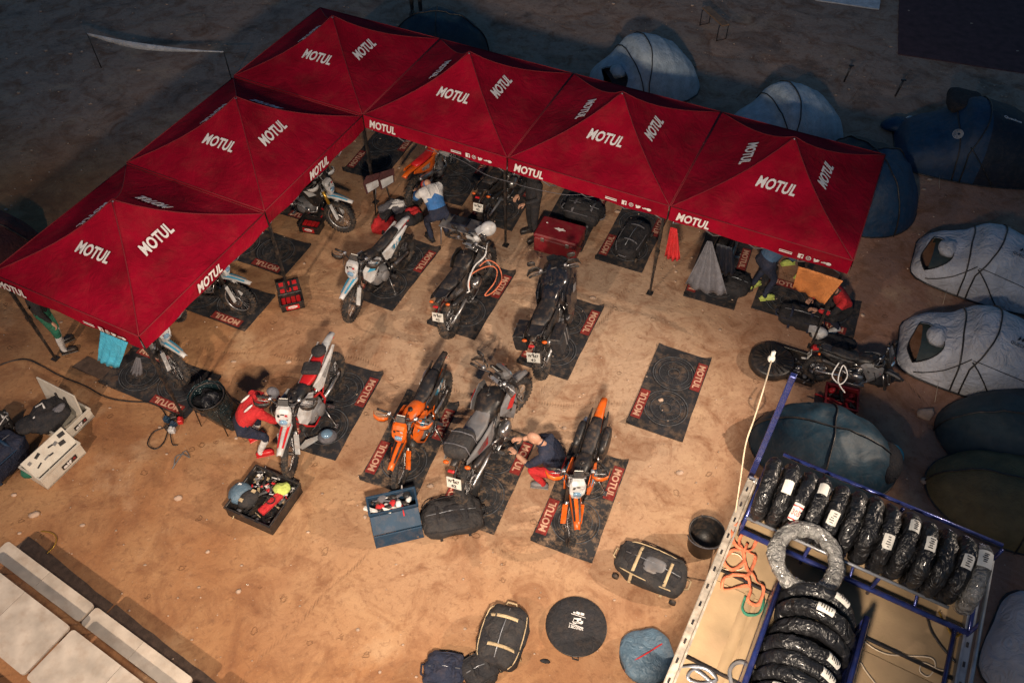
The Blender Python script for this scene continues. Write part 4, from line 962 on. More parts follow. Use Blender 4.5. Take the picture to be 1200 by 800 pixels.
# wrapped tyres
def tyre_mesh(seed, clear=False, Rm=.268, r=.074):
    mb = MB(); mb.torus(Rm, r, 72, 18, 0, Matrix.Rotation(math.pi / 2, 4, 'Y'), 1.0, .16 + .04 * (seed % 4), seed)
    return mb.mesh('wrapped_tyre', M['clear' if clear else 'bag'])
ORD = ['first', 'second', 'third', 'fourth', 'fifth', 'sixth', 'seventh', 'eighth', 'ninth', 'tenth', 'eleventh', 'twelfth', 'thirteenth']
row = [(893, 566), (907, 570), (922, 574), (941, 580), (967, 588), (993, 598), (1015, 606), (1042, 618), (1069, 629), (1090, 638), (1112, 648), (1135, 659), (1153, 668)]
labs = {2: (917, 601, 'band'), 3: (939, 573, 'plain'), 4: (962, 608, ''), 7: (1039, 634, ''), 8: (1072, 615, ''), 9: (1092, 636, ''), 11: (1136, 657, ''), 12: (1152, 655, ''), 1: (905, 570, 'plain')}
def sticker(t, Rm, r, phi, red=False, marks=True, w=.085, l=.15):
    """label wrapped over the tread of a standing tyre (local axis x) at angle phi from the top"""
    mb = MB(); rr = Rm + r + .012; secs = []
    for i in range(7):
        a = phi - l / 2 / rr + l / rr * i / 6
        secs.append([(x, rr_ * math.sin(a), rr_ * math.cos(a)) for x, rr_ in ((-w / 2, rr - .022), (-w / 4, rr - .004), (0, rr), (w / 4, rr - .004), (w / 2, rr - .022))])
    mb.loft(secs, 0, closed=False, cap=False)
    if red:
        for s in (-1, 1):
            mb.loft([[(x, (rr + .002) * math.sin(phi + s * .19 + d), (rr + .002 - abs(x) * .4) * math.cos(phi + s * .19 + d)) for x in (-w / 2, 0, w / 2)] for d in (-.02, .02)], 1, closed=False, cap=False)
    o = mb.build('label', [M['label'], M['rplast']], t)
    if red:
        put(word('305', .075, .06, M['rplast'], .04), 'number', o, (0, (rr + .004) * math.sin(phi), (rr + .004) * math.cos(phi)), (1, 0, 0), (0, -math.cos(phi), math.sin(phi)) if False else (0, math.cos(phi), -math.sin(phi)))
    elif marks:
        g = MB(); nrm = Vector((0, math.sin(phi), math.cos(phi))); tn = Vector((0, math.cos(phi), -math.sin(phi))); X = Matrix((Vector((1, 0, 0)), tn, nrm)).transposed().to_4x4(); X.translation = nrm * (rr + .002); g.X = X
        for q in range(5): g.box((rnd.uniform(-.008, .008), -.045 + q * .022, 0), (rnd.uniform(.02, .05), .008, .003))
        g.build('print', M['black'], o)
for i, (u, v) in enumerate(row):
    ds = ' and a white label' if i in labs and i not in (2, 1, 3) else (' and a red and white 305 label' if i == 2 else '')
    lb = '%s black-wrapped tyre from the left in the rack row%s' % (ORD[i], ds.replace(' and ', ', with ', 1).replace('with a red and white 305', 'red and white 305'))
    if i == 12: lb = 'rightmost tyre of the rack row, in clear film with a beige label'
    t = link('tyre_package', tyre_mesh(i, i == 12), label=lb, category='tyre', group='wrapped tyres standing in the roof rack')
    p = G(u, v, ZR + .43); lx = TI @ p; p = TM @ Vector((.19 + i * (TW - .40) / 12, -.32 + rnd.uniform(-.015, .015), ZR + .44))
    ang = math.atan2(tw_.y, tw_.x)
    t.rotation_euler = Euler((0, R(rnd.uniform(-5, 3)), ang + R(rnd.uniform(-4, 4)))); t.location = p
    if i in labs:
        best = min(((proj(p + (-ta) * math.sin(a / 50) * .35 + Vector((0, 0, math.cos(a / 50) * .35)))[1] - labs[i][1]) ** 2, a / 50) for a in range(-80, 80))[1]
        sticker(t, .262, .082, best, i == 2, i not in (1, 3), w=.09 if i != 12 else .12, l=.14 if i not in (2, 12) else .19)
# clear ring
t = link('wrapped_ring', MB().torus(.278, .072, 80, 18, 0, None, .9, .3, 31).mesh('wrapped_ring', M['clear']), label='tyre in clear film lying tilted against the rack, above the orange straps', category='tyre')
t.location = G(945, 655, ZR + .56); t.rotation_euler = (R(14), R(2), 0)
# second rack with stacked tyres
c0 = G(958, 716, ZR + .36); q0 = TI @ c0
r2 = thing('roof_rack', 'long blue rack lying along the truck roof with a bunch of black wrapped tyres', 'roof rack'); r2.matrix_world = TM
for sx in (-1, 1):
    for z, r, m in ((ZR + .08, .026, 'blue'), (ZR + .46, .028, 'blue')):
        mb = MB(); mb.tube([(q0.x + sx * .385, q0.y + .10, z), (q0.x + sx * .385, q0.y - 2.0, z)], r, 8); mb.build('rail', M[m], r2)
    for dy in (.1, -.9, -1.9):
        mb = MB(); mb.tube([(q0.x + sx * .385, q0.y + dy, ZR), (q0.x + sx * .385, q0.y + dy, ZR + .46)], .02, 8); mb.build('post', M['blue'], r2)
    mb = MB(); mb.box((q0.x + sx * .40, q0.y - .95, ZR + .27), (.012, 2.0, .34)); mb.build('side_sheet', M['blue'], r2)
for i in range(9):
    t = link('tyre_package', tyre_mesh(40 + i, Rm=.27), label='%s black wrapped tyre from the top in the long rack' % ORD[i], category='tyre', group='wrapped tyres stacked in the long rack')
    t.location = TM @ Vector((q0.x + rnd.uniform(-.02, .02), q0.y - .06 - i * .155, ZR + .38 + (.07 if i == 1 else 0))); t.rotation_euler = Euler((R(rnd.uniform(-3, 3)), R(18 if i == 0 else rnd.uniform(2, 14)), math.atan2(tw_.y, tw_.x) + math.pi / 2 + R(rnd.uniform(-5, 5))))
    if i in (0, 1, 3, 4, 6): sticker(t, .27, .082, rnd.uniform(-.7, .5) if i else -.35, False, True)
# straps and cords on the roof
def rope(name, px, z, r, mat, label, cat, flat=False, k=5, wig=0):
    P = smooth(path_px(px, z), k)
    if wig: P = [p + Vector((0, 0, abs(noise.noise(p * 6)) * wig)) for p in P]
    mb = MB()
    if flat:
        secs = []
        for i, p in enumerate(P):
            d = (P[min(i + 1, len(P) - 1)] - P[max(0, i - 1)]).normalized(); n_ = d.cross(Vector((0, 0, 1))).normalized(); tl = math.sin(i * .5) * .6
            n2 = n_ * math.cos(tl) + Vector((0, 0, 1)) * math.sin(tl); up = n2.cross(d) * .0015
            secs.append([p - n2 * r + up, p + n2 * r + up, p + n2 * r - up, p - n2 * r - up])
        mb.loft(secs)
    else: mb.tube(P, r, 6)
    return single(name, mb, M[mat], label, cat)
rope('ratchet_strap', [(868, 612), (858, 622), (862, 640), (878, 645), (886, 632), (876, 622), (866, 634), (872, 655), (858, 668), (848, 658), (860, 645), (884, 650), (880, 668), (872, 680)], ZR + .03, .017, 'strap', 'orange ratchet strap tangled at the top left corner of the plywood roof', 'strap', True, 5, .08)
rope('ratchet_strap', [(876, 636), (872, 650), (876, 668), (886, 680), (894, 692), (888, 708), (876, 704), (880, 690), (872, 676), (850, 676), (846, 690), (862, 688), (880, 686)], ZR + .03, .016, 'strap', 'orange strap hanging in loops towards the roof cross bar', 'strap', True, 5, .08)
rope('ratchet_strap', [(893, 690), (895, 705), (889, 718), (876, 720), (870, 712), (874, 698)], ZR + .03, .013, 'c_green', 'dark loop of strap end by the roof cross bar', 'strap', True)
rope('cord', [(840, 664), (858, 668), (872, 664), (866, 650), (852, 648)], ZR + .02, .006, 'cord', 'thin pale cord looped under the orange straps', 'cord')
rope('cord', [(1006, 745), (1022, 758), (1040, 766), (1062, 768), (1090, 770), (1096, 780), (1088, 792), (1078, 786), (1082, 776), (1100, 784), (1112, 786)], ZR + .02, .007, 'cord', 'pale yellow cord with a loop on the roof right of the tyres', 'cord')
rope('cord', [(1008, 775), (1016, 788), (1028, 803)], ZR + .02, .007, 'cord', 'short pale cord at the lower edge of the roof', 'cord')
rope('cord', [(1086, 722), (1092, 740), (1104, 758), (1120, 776)], ZR + .03, .009, 'black', 'black bungee cord at the right side of the roof', 'cord')
rope('cord', [(1100, 716), (1112, 738), (1118, 746), (1128, 740), (1124, 732), (1116, 742)], ZR + .05, .009, 'gold', 'hooked golden bungee cord near the right rail', 'cord')
rope('strap', [(792, 782), (808, 780), (828, 784), (840, 796), (824, 800), (806, 794), (815, 784), (838, 804)], ZR + .04, .016, 'rackgrey', 'grey strap tangle at the lower left edge of the roof', 'strap', True)
rope('strap', [(858, 804), (855, 786), (864, 776), (878, 778), (884, 792), (880, 806)], ZR + .05, .018, 'gplast', 'dark grey strap loop beside the long rack', 'strap', True)
rope('cable', [(904, 422), (895, 455), (884, 490), (874, 520), (868, 560), (862, 600)], [PT - .2, 5.1, 4.8, 4.5, 4.1, 3.75], .008, 'cord', 'white cable hanging from the lamp ball beside the blue post', 'cable')
mb = MB(); mb.ell((0, 0, 0), (.036, .036, .045), 12, 8); mb.tube([(0, 0, .0), (.0, 0, .1)], .02, 8); o = single('cable_lamp', mb, M['label'], 'small pale bulb-shaped end of the white cable near the round drum', 'lamp'); o.location = G(904, 420, PT - .2)
mb = MB(); mb.tube([(0, 0, .1), G(903, 424, PT - .2) * 0 + Vector((0, 0, .1))], .01)
# ------------------------------------------------------------------ folding benches and tables, lower left
def slab_set(name, corners, z, label, cat, grp, leg=True):
    """rounded table or bench top with a hinge line and folding legs; corners in world"""
    A, B, C_, D = corners; ux = (B - A); L_ = ux.length; ux.normalize(); uy = (D - A); uy = uy - ux * uy.dot(ux); Wd = uy.length; uy.normalize()
    c = A + ux * L_ / 2 + uy * Wd / 2
    t = thing(name, label, cat, (c.x, c.y, 0), math.atan2(ux.y, ux.x), grp)
    r = .05; hx, hy = L_ / 2 - .004, Wd / 2; poly = []
    for sx, sy, a0 in ((1, 1, 0), (-1, 1, 90), (-1, -1, 180), (1, -1, 270)):
        for k in range(5):
            a = R(a0 + k * 22.5); poly.append((sx * (hx - r) + r * math.cos(a), sy * (hy - r) + r * math.sin(a)))
    for s in (-1, 1):
        pl = [(max(.003, x) if s > 0 else min(-.003, x), y) for x, y in poly]
        pp = []
        for p in pl:
            if not pp or (Vector(p) - Vector(pp[-1])).length > 1e-5: pp.append(p)
        mb = MB(); mb.prism(pp, z - .04, z); mb.build('top_half', M['cream'], t)
    for s in (-1, 1):
        mb = MB(); x = s * (hx - .2)
        mb.tube([(x, -hy + .06, .01), (x, -hy + .06, z - .05), (x, hy - .06, z - .05), (x, hy - .06, .01)], .013, 6); mb.tube([(x, 0, z - .08), (x - s * .4, 0, z - .05)], .01, 6); mb.build('leg_frame', M['rackgrey'], t)
def gquad(pts, z): return [G(u, v, z) for u, v in pts]
b1_ = gquad([(9, 633), (109, 712), (93, 728), (0, 651)], .45)
dirb = (G(226, 794, .45) - G(9, 633, .45)).normalized(); nrb = Vector((dirb.y, -dirb.x, 0))
def strip(name, A, L_, Wd, z, label, cat, grp): slab_set(name, [A, A + dirb * L_, A + dirb * L_ + nrb * Wd, A + nrb * Wd], z, label, cat, grp)
BA = G(9, 633, .45)
strip('bench', BA, 1.81, .27, .45, 'cream folding bench touching the left edge of the picture, above the tables', 'bench', 'cream folding benches')
strip('bench', BA + dirb * 1.84, 1.81, .27, .45, 'second cream folding bench, running to the bottom edge of the picture', 'bench', 'cream folding benches')
strip('bench', BA + dirb * 3.74, 1.81, .27, .45, 'cream bench of which one corner shows at the bottom edge beside the brown shadow sheet', 'bench', 'cream folding benches')
TA_ = G(84, 735, .75)
strip('folding_table', TA_ - dirb * 1.82, 1.8, .72, .75, 'cream folding table cut by the left edge of the picture', 'table', 'cream folding tables')
strip('folding_table', TA_ + dirb * .02, 1.8, .72, .75, 'cream folding table at the bottom edge next to the cut-off one', 'table', 'cream folding tables')
strip('bench', BA + nrb * 1.55 + dirb * .3, 1.81, .27, .45, 'cream bench on the near side of the tables at the bottom left corner', 'bench', 'cream folding benches')
def carpet(name, pts, z, mat, label, cat, k=10):
    P = [G(u, v, 0) for u, v in pts]; mb = MB(); vs = []; n = k
    for j in range(n + 1):
        for i in range(n + 1):
            a = P[0].lerp(P[1], i / n); b = P[3].lerp(P[2], i / n); p = a.lerp(b, j / n)
            e = Vector((noise.noise(p * 4), noise.noise(p * 4 + Vector((9, 0, 0))), 0)) * .02
            vs.append((p.x + e.x, p.y + e.y, z + .012 * abs(noise.noise(p * 3))))
    mb.add(vs, [(j * (n + 1) + i, (j + 1) * (n + 1) + i, (j + 1) * (n + 1) + i + 1, j * (n + 1) + i + 1) for j in range(n) for i in range(n)])
    m0 = len(vs)
    ed = list(range(n + 1)) + [(j) * (n + 1) + n for j in range(1, n + 1)] + [n * (n + 1) + i for i in range(n - 1, -1, -1)] + [j * (n + 1) for j in range(n - 1, 0, -1)]
    m_ = len(ed); mb.add([vs[i] for i in ed] + [(vs[i][0], vs[i][1], .0) for i in ed], [(i, (i + 1) % m_, m_ + (i + 1) % m_, m_ + i) for i in range(m_)])
    return single(name, mb, M[mat], label, cat)
carpet('carpet', [(34, 628), (133, 709), (104, 738), (2, 655)], .014, 'brown', 'flat brown sheet as the shadow of the left bench on the sand', 'carpet')  # shadow beside the bench, laid down as a brown sheet
carpet('carpet', [(136, 709), (300, 835), (262, 862), (106, 738)], .010, 'brown', 'rougher brown sheet as bench shadow, continuing to the bottom edge', 'carpet', 14)  # the bench shadow carried on as a second sheet
carpet('carpet', [(85, 430), (130, 450), (148, 440), (102, 417)], .008, 'brown', 'small brown sheet as a shadow patch behind the white crate lid', 'carpet')  # cast shadow on the sand, put in as a flat brown sheet
carpet('carpet', [(1054, -30), (1260, -30), (1260, 96), (1052, 64)], .02, 'dkcarpet', 'large dark maroon carpet spread at the top right corner', 'carpet', 16)
carpet('groundsheet', [(950, -25), (1034, -22), (1030, 12), (955, 1)], .03, 'c_white', 'crumpled pale groundsheet at the top edge', 'groundsheet')
rope('wire', [(55, 648), (63, 640), (66, 630), (60, 624), (48, 622)], .02, .008, 'gold', 'yellow wire loop lying on the sand beside the brown shadow sheet', 'wire')
# ------------------------------------------------------------------ camping tents
def popup(label, loc, rz, L_=2.5, Wd=.78, H=1.02, mat='t_grey', door=True, mesh='c_black', logo=None, scale=1.0, pipe='black', inner='t_dark', grp=None):
    t = thing('camping_tent', label, 'tent', loc, R(rz), grp); t.scale = (scale,) * 3
    st = [(0, .40, .03), (.03, .52, .22), (.12, .63, .40), (.32, .71, .55), (.62, .77, .68), (.78, .79, .86), (.88, .80, 1.0), (1.0, .81, 1.03), (1.25, .82, 1.02), (1.6, .80, .95), (2.0, .74, .76), (2.3, .62, .50), (2.48, .42, .20), (2.52, .3, .03)]
    st = [(x / 2.5 * L_, w * Wd / .8, h * H) for x, w, h in st]
    def arch(x, w, h, n=18, off=0.0, lean=0.0):
        return [(x - lean * math.sin(math.pi * k / n) * h, (w + off) * math.cos(math.pi * k / n), (h + off) * math.sin(math.pi * k / n) ** .85) for k in range(n + 1)]
    def at(q):
        q = max(st[0][0], min(q, st[-1][0]))
        for a, b in zip(st, st[1:]):
            if a[0] <= q <= b[0]:
                f = (q - a[0]) / (b[0] - a[0]); return [a[j] + (b[j] - a[j]) * f for j in range(3)]
        return st[-1]
    NK = 34
    def S(q, k, off=0.0):
        """point of the slack skin at distance q along the tent, k = 0..NK over the arch"""
        x, w, h = at(q); th = math.pi * k / NK; c, s_ = math.cos(th), max(0, math.sin(th))
        p = Vector((x, (w + off) * math.copysign(abs(c) ** .8, c), (h + off) * s_ ** .9))
        sl = math.sin(math.pi * min(1, max(0, (q / L_ - .42) / .58))) if q > .42 * L_ else .35
        cr = abs(noise.noise(Vector((x * 1.6 + rz, p.y * 5, p.z * 3)))) * .035 + abs(noise.noise(Vector((x * 5, p.y * 3 + rz, p.z * 6)))) * .018
        return p - Vector((0, c, s_)) * (cr + .05 * sl * s_) * (s_ ** .5) + Vector((.03 * noise.noise(p * 2.2), 0, 0))
    def skin(name, q0, q1, m, mt, hole=None, sink=0.0):
        vs = [S(q0 + (q1 - q0) * i / m, k, -sink) for i in range(m + 1) for k in range(NK + 1)]; fs = []
        for i in range(m):
            for k in range(NK):
                if hole and hole(q0 + (q1 - q0) * (i + .5) / m, k + .5): continue
                fs.append((i * (NK + 1) + k, i * (NK + 1) + k + 1, (i + 1) * (NK + 1) + k + 1, (i + 1) * (NK + 1) + k))
        g = MB(); g.add(vs, fs); return g.build(name, M[mt], t)
    def qa(k): return (.035 + .0009 * (k - 22) ** 2) * L_
    def qb(k): u = (k - 22.) / 7; return qa(k) + max(0, .17 * (1 - u * u)) * L_
    def patch(name, f0, f1, m, k0=0, k1=NK):
        n_ = k1 - k0; vs = [S(f0(k) + (f1(k) - f0(k)) * i / m, k) for i in range(m + 1) for k in range(k0, k1 + 1)]
        g = MB(); g.add(vs, [(i * (n_ + 1) + k, i * (n_ + 1) + k + 1, (i + 1) * (n_ + 1) + k + 1, (i + 1) * (n_ + 1) + k) for i in range(m) for k in range(n_)]); g.build(name, M[mat], t)
    if door:
        patch('front_panel', lambda k: 0, lambda k: min(.33 * L_, qa(max(15, min(29, k)))), 6); patch('front_panel', lambda k: qb(max(15, min(29, k))), lambda k: .33 * L_, 14)
    else: skin('front_panel', 0, .33 * L_, 20, mat)
    if door:
        skin('inner_tent', .10 * L_, .30 * L_, 8, inner, None, .10)
        g = MB(); g.ell(S(.17 * L_, 18.5, -.05), (.19, .24, .15), 16, 10, nz=.06, seed=4, fq=6); g.build('door_flap', M[mat], t)
    skin('middle_panel', .33 * L_, .46 * L_, 8, mat); skin('rear_panel', .46 * L_, L_, 30, mat)
    def line(fq, k0, k1, r, m=26):
        g = MB(); g.tube([S(fq(i / m), k0 + (k1 - k0) * i / m, .012) + Vector((0, 0, .008)) for i in range(m + 1)], r, 6); g.build('piping', M[pipe], t)
    line(lambda f: (.33 - .04 * math.sin(math.pi * f)) * L_, 0, NK, .014)
    line(lambda f: (.36 + .10 * math.sin(math.pi * min(1, f * 1.2)) ** .8) * L_ if f < .83 else (.36 + .11 * (f - .83)) * L_, 0, NK, .014)
    if logo: line(lambda f: (.36 + .22 * f) * L_, NK * .8, NK * 1.0, .012, 10); line(lambda f: (.92 - .12 * f) * L_, NK * .5, NK, .011, 14)
    if door and logo: line(lambda f: (.36 + .52 * f) * L_, NK * .79, NK * .84, .006, 14); line(lambda f: (.10 + .25 * f) * L_, NK * .95, NK * .78, .010, 12)
    if door: line(lambda f: qa(15 + 14 * f), 15, 29, .010, 14); line(lambda f: qb(15 + 14 * f), 15, 29, .007, 14)
    base = [(x, w + .01, .02) for x, w, h in st] + [(x, -w - .01, .02) for x, w, h in reversed(st)]
    g = MB(); g.tube(base, .018, 6, closed=True); g.build('piping', M[pipe], t)
    if logo:
        x, w, h = at(.58 * L_); k = logo[1]; a = arch(x, w, h, 22); p = Vector(a[k]); q = Vector(a[k + 1]) - Vector(a[k - 1]); x2, w2, h2 = at(.66 * L_); al = (Vector(arch(x2, w2, h2, 22)[k]) - p).normalized()
        d = q.normalized(); ux, uy = (al, -d) if k > 11 else (-al, d)
        ux, uy = (al if k > 11 else -al), (-d if k > 11 else d)
        nr = ux.cross(uy).normalized()
        if nr.z < 0: uy = -uy; nr = -nr
        put(word(logo[0], .30 * logo[2], .05 * logo[2], M[logo[3]], .01), 'lettering', t, p + nr * .025, ux, uy)
        if len(logo) > 4:
            g = MB(); g.prism([(-.09, -.03), (-.05, .05), (-.02, .0), (.01, .05), (.03, .0), (.06, .03), (.1, .0), (.07, -.01), (.03, .0), (.0, -.03), (-.03, .01), (-.05, -.02)], 0, .003); put(g.mesh('emblem', M[logo[3]]), 'emblem', t, p + nr * .03 + uy * .1, ux, uy)
    for s in (-1, 1):
        for q in (.25, .8):
            x, w, h = at(q * L_); g = MB(); g.tube([(x, s * w, .1), (x, s * (w + .35), .01)], .004, 4); g.build('guy_line', M['cord'], t)
    return t
def axis(pu, pv, qu, qv):
    A = G(pu, pv); B = G(qu, qv); d = B - A; return A, math.degrees(math.atan2(d.y, d.x))
A, a_ = axis(1052, 402, 1215, 452)
popup('wrinkled light grey pop-up tent, the lower and nearer of the two grey ones', A, a_ + 3, 2.75, .80, 1.08, logo=('QUECHUA', 14, 1.2, 'black', 1), grp='grey pop-up tents')
A, a_ = axis(1070, 300, 1230, 352)
popup('light grey pop-up tent at the right edge, the upper of the two grey ones', A, a_ + 3, 2.75, .78, 1.02, logo=('QUECHUA', 14, 1.2, 'black', 1), grp='grey pop-up tents')
popup('ice-blue pop-up tent with a dark open door behind the third gazebo', G(698, 112), 18, 2.5, .95, 1.25, mat='t_ice', inner='c_black', grp='ice-blue pop-up tents')
popup('ice-blue pop-up tent half hidden behind the fourth gazebo', G(862, 168), 14, 2.4, .9, 1.2, mat='t_ice', inner='c_black', door=False, grp='ice-blue pop-up tents')
popup('pale grey tent partly hidden by the right side of the truck', G(1160, 735), -38, 2.6, .95, 1.1, mat='t_grey', door=False)
def dome(label, loc, rx, ry, h, mat, mat2=None, rz=0, doorway=False, pw=.9):
    t = thing('camping_tent', label, 'tent', loc, R(rz))
    n, m = 64, 20
    def P(i, k): 
        a = 2 * math.pi * k / n; ph = math.pi / 2 * i / m
        x = rx * math.cos(a) * math.cos(ph) ** pw; y = ry * math.sin(a) * math.cos(ph) ** pw; z = h * math.sin(ph)
        sag = 1 - .05 * abs(math.sin(2 * a)) * math.sin(2 * ph)
        return (x * sag + .02 * noise.noise(Vector((x * 3, y * 3, z * 3))), y * sag, z * sag + .03 * noise.noise(Vector((x * 4, y * 4, z * 2 + 4))) - (.10 * abs(noise.noise(Vector((x * 1.5 + rx, y * 2.5, z * 2)))) + .05 * abs(noise.noise(Vector((x * 4, y * 2, z * 5 + rz))))) * math.sin(ph) ** .5)
    for s in range(4):
        mb = MB(); vs = [P(i, k) for i in range(m + 1) for k in range(s * 16, s * 16 + 17)]
        mb.add(vs, [(i * 17 + k, i * 17 + k + 1, (i + 1) * 17 + k + 1, (i + 1) * 17 + k) for i in range(m) for k in range(16)]); mb.build('panel', M[mat2 if (mat2 and s in (2, 3)) else mat], t)
    for s in range(2):
        mb = MB(); mb.tube([Vector(P(i, s * 16)) * 1.01 for i in range(m + 1)] + [Vector(P(i, s * 16 + 32)) * 1.01 for i in range(m - 1, -1, -1)], .014, 6); mb.build('pole', M['black'], t)
    mb = MB(); mb.tube([(rx * 1.0 * math.cos(2 * math.pi * k / 40), ry * 1.0 * math.sin(2 * math.pi * k / 40), .02) for k in range(40)], .018, 6, closed=True); mb.build('hem', M['black'], t)
    if doorway:
        mb = MB(); mb.ell((rx * .80, 0, h * .30), (.25, ry * .45, h * .34), 16, 8); mb.build('doorway', M['c_black'], t)
        mb = MB(); mb.ell((rx * .92, ry * .3, h * .16), (.18, ry * .25, h * .2), 14, 8, nz=.05, seed=3); mb.build('rolled_door', M['t_turq'], t)
    return t
dome('teal dome tent at the top edge behind the corner gazebo', G(515, 66), 1.25, .95, 1.2, 't_teal')
dome('dark navy dome tent with a bright blue near side, behind the last gazebo', G(1003, 232), 1.15, 1.25, 1.25, 't_navy', 't_blue', 20)
dome('olive brown tent sagging at the right edge, beyond the truck', G(1184, 590), 1.25, .85, .75, 't_olive', None, -18)
dome('dark green tent right behind the olive brown one', G(1206, 522), 1.45, .95, .85, 't_dark', None, -12)
dome('maroon tent half hidden left of the bottom left gazebo', G(-12, 300), 1.0, .9, 1.0, 't_maroon')
# blue tunnel tent
A, a_ = axis(1048, 172, 1230, 196)
t = popup('long blue and navy tunnel tent with a white brand word near the upper right edge', A, a_, 3.3, 1.0, 1.25, mat='t_blue', door=False, logo=('Quechua', 13, 1.3, 'white'))
for c in t.children:
    if c.name.startswith('rear_panel'): c.data.materials[0] = M['t_navy']
mb = MB(); mb.ell((1.15, .5, 1.0), (.36, .38, .14), 14, 8, p=.5, nz=.05, seed=1); mb.build('rolled_flap', M['c_black'], t)
mb = MB()
for q in range(5): mb.torus(.10 - .017 * q, .004, 20, 4, 0, Matrix.Translation((.004 * q, 0, 0)), .4)
g_ = mb.mesh('emblem', M['c_white']); put(g_, 'emblem', t, (.92, -.62, .92), (.9, -.1, .2), (.1, .75, .6))
mb = MB(); mb.ell((0, 0, .12), (.42, .22, .14), 14, 8, nz=.06, seed=5); mb.ell((.22, .1, .24), (.1, .06, .04), 8, 6, 1, nz=.02); single('storage_sack', mb, [M['t_blue'], M['c_white']], 'small blue sack with a white end beside the nose of the blue tunnel tent', 'sack', loc=G(1052, 152))
# teal tent behind the truck post
t = dome('teal tent between the round drum and the truck, doorway facing right', G(962, 532), 1.14, .82, .80, 't_teal', None, -20, True, .7)
# ------------------------------------------------------------------ bags, boxes and crates on the sand
def put_single(name, build, mats, label, cat, px, rz=0, z=0, grp=None):
    mb = MB(); build(mb); o = single(name, mb, mats, label, cat, grp, G(*px) + Vector((0, 0, z)), rz); return o
def duffel(label, px, rz, L_, Wd, H, mat, strap='c_grey', patch=None, seed=1, name='duffel_bag', cat='bag', wheels=False, base=None):
    t = thing(name, label, cat, G(*px), R(rz))
    mb = MB(); mb.ell((0, 0, H / 2 + .01), (L_ / 2, Wd / 2, H / 2), 36, 16, p=.55, nz=.06, seed=seed, fq=5); mb.build('body', M[base or mat], t)
    mb = MB(); mb.ell((0, 0, H * .62), (L_ / 2 * .93, Wd / 2 * .86, H / 2 * .95), 32, 14, p=.6, nz=.07, seed=seed + 2, fq=7); mb.build('lid', M[mat], t)
    for x in (-.22, .24):
        mb = MB(); pts = [(x * L_, Wd / 2 * c * 1.03, H * .12 + H * 1.0 * math.sqrt(max(0, 1 - c * c)) ** .7 + .012) for c in [-1 + i / 7 for i in range(15)]]
        mb.loft([[(p[0] - .022, p[1], p[2]), (p[0] + .022, p[1], p[2]), (p[0] + .022, p[1], p[2] - .008), (p[0] - .022, p[1], p[2] - .008)] for p in pts]); mb.build('strap', M[strap], t)
    for s in (-1, 1):
        mb = MB(); mb.tube([(L_ * .5 * s * .96, -.09, H * .5), (s * (L_ * .5 + .05), -.06, H * .58), (s * (L_ * .5 + .05), .06, H * .58), (L_ * .5 * s * .96, .09, H * .5)], .013, 6); mb.build('handle', M[strap], t)
    mb = MB(); mb.tube([(-L_ * .40, .01, H * 1.07), (0, .015, H * 1.12), (L_ * .40, -.01, H * 1.07)], .007, 5); mb.build('zip', M['rackgrey'], t)
    for s in (-1, 1):
        mb = MB(); mb.tube(smooth([(-L_ * .46, s * Wd * .30, H * .62), (-L_ * .34, s * Wd * .42, H * .86), (0, s * Wd * .46, H * .92), (L_ * .34, s * Wd * .42, H * .86), (L_ * .46, s * Wd * .30, H * .62)], 4), .009, 5); mb.build('piping', M[strap], t)
    if patch:
        mb = MB(); mb.ell((L_ * .03, -.02, H * .98), (L_ * .16, Wd * .24, H * .16), 14, 6, p=.5); mb.build('pocket', M[patch], t)
    if wheels:
        for s in (-1, 1):
            mb = MB(); mb.lathe([(0, -.02), (.05, -.02), (.05, .02), (0, .02)], 14, 0, Matrix.Translation((s * L_ * .42, -Wd * .5 - .01, .06)) @ Matrix.Rotation(math.pi / 2, 4, 'X')); mb.build('wheel', M['rubber'], t)
    return t
duffel('black wheeled duffel with grey and tan webbing, left of the truck rail', (762, 672), -27, 1.02, .56, .30, 'c_black', 'c_tan', 'gplast', 3, wheels=True, base='c_char')
duffel('upright dusty black duffel with tan piping, standing among the bags at the bottom edge', (589, 752), 74, .86, .62, .34, 'c_char', 'c_tan', None, 5, base='c_black')
duffel('small navy bag at the bottom edge, leftmost of the bags', (522, 789), -2, .52, .44, .24, 'c_navy', 'c_navy', None, 7)
duffel('small black bag between the navy one and the upright duffel', (562, 789), 28, .44, .42, .24, 'c_black', 'c_char', None, 9)
duffel('black travel duffel lying on the mat under the third gazebo', (740, 288), 62, .98, .50, .32, 'c_black', 'c_grey', None, 11, wheels=True)
duffel('black bag heaped on the mat behind the red chest', (683, 256), -24, .80, .55, .34, 'c_black', 'c_grey', 'c_char', 13)
duffel('black backpack slumped at the foot of the grey adventure bike', (530, 610), 12, .92, .62, .26, 'c_char', 'c_black', 'c_black', 15, name='backpack', cat='backpack')
duffel('big navy blue bag cut by the left edge of the picture', (2, 548), 60, .95, .62, .42, 'c_navy', 't_blue', None, 17)
duffel('black helmet bag with pale straps on top at the left edge, beyond the navy bag', (2, 508), 80, .42, .40, .40, 'c_char', 'c_white', None, 19)
duffel('black bag beside the hanging grey cloth, on the mat', (858, 338), -24, .62, .5, .25, 'c_black', 'c_black', None, 21)
duffel('black kit bag on the mat under the orange cloth', (935, 378), -20, .75, .45, .26, 'c_black', 'c_navy', None, 23)
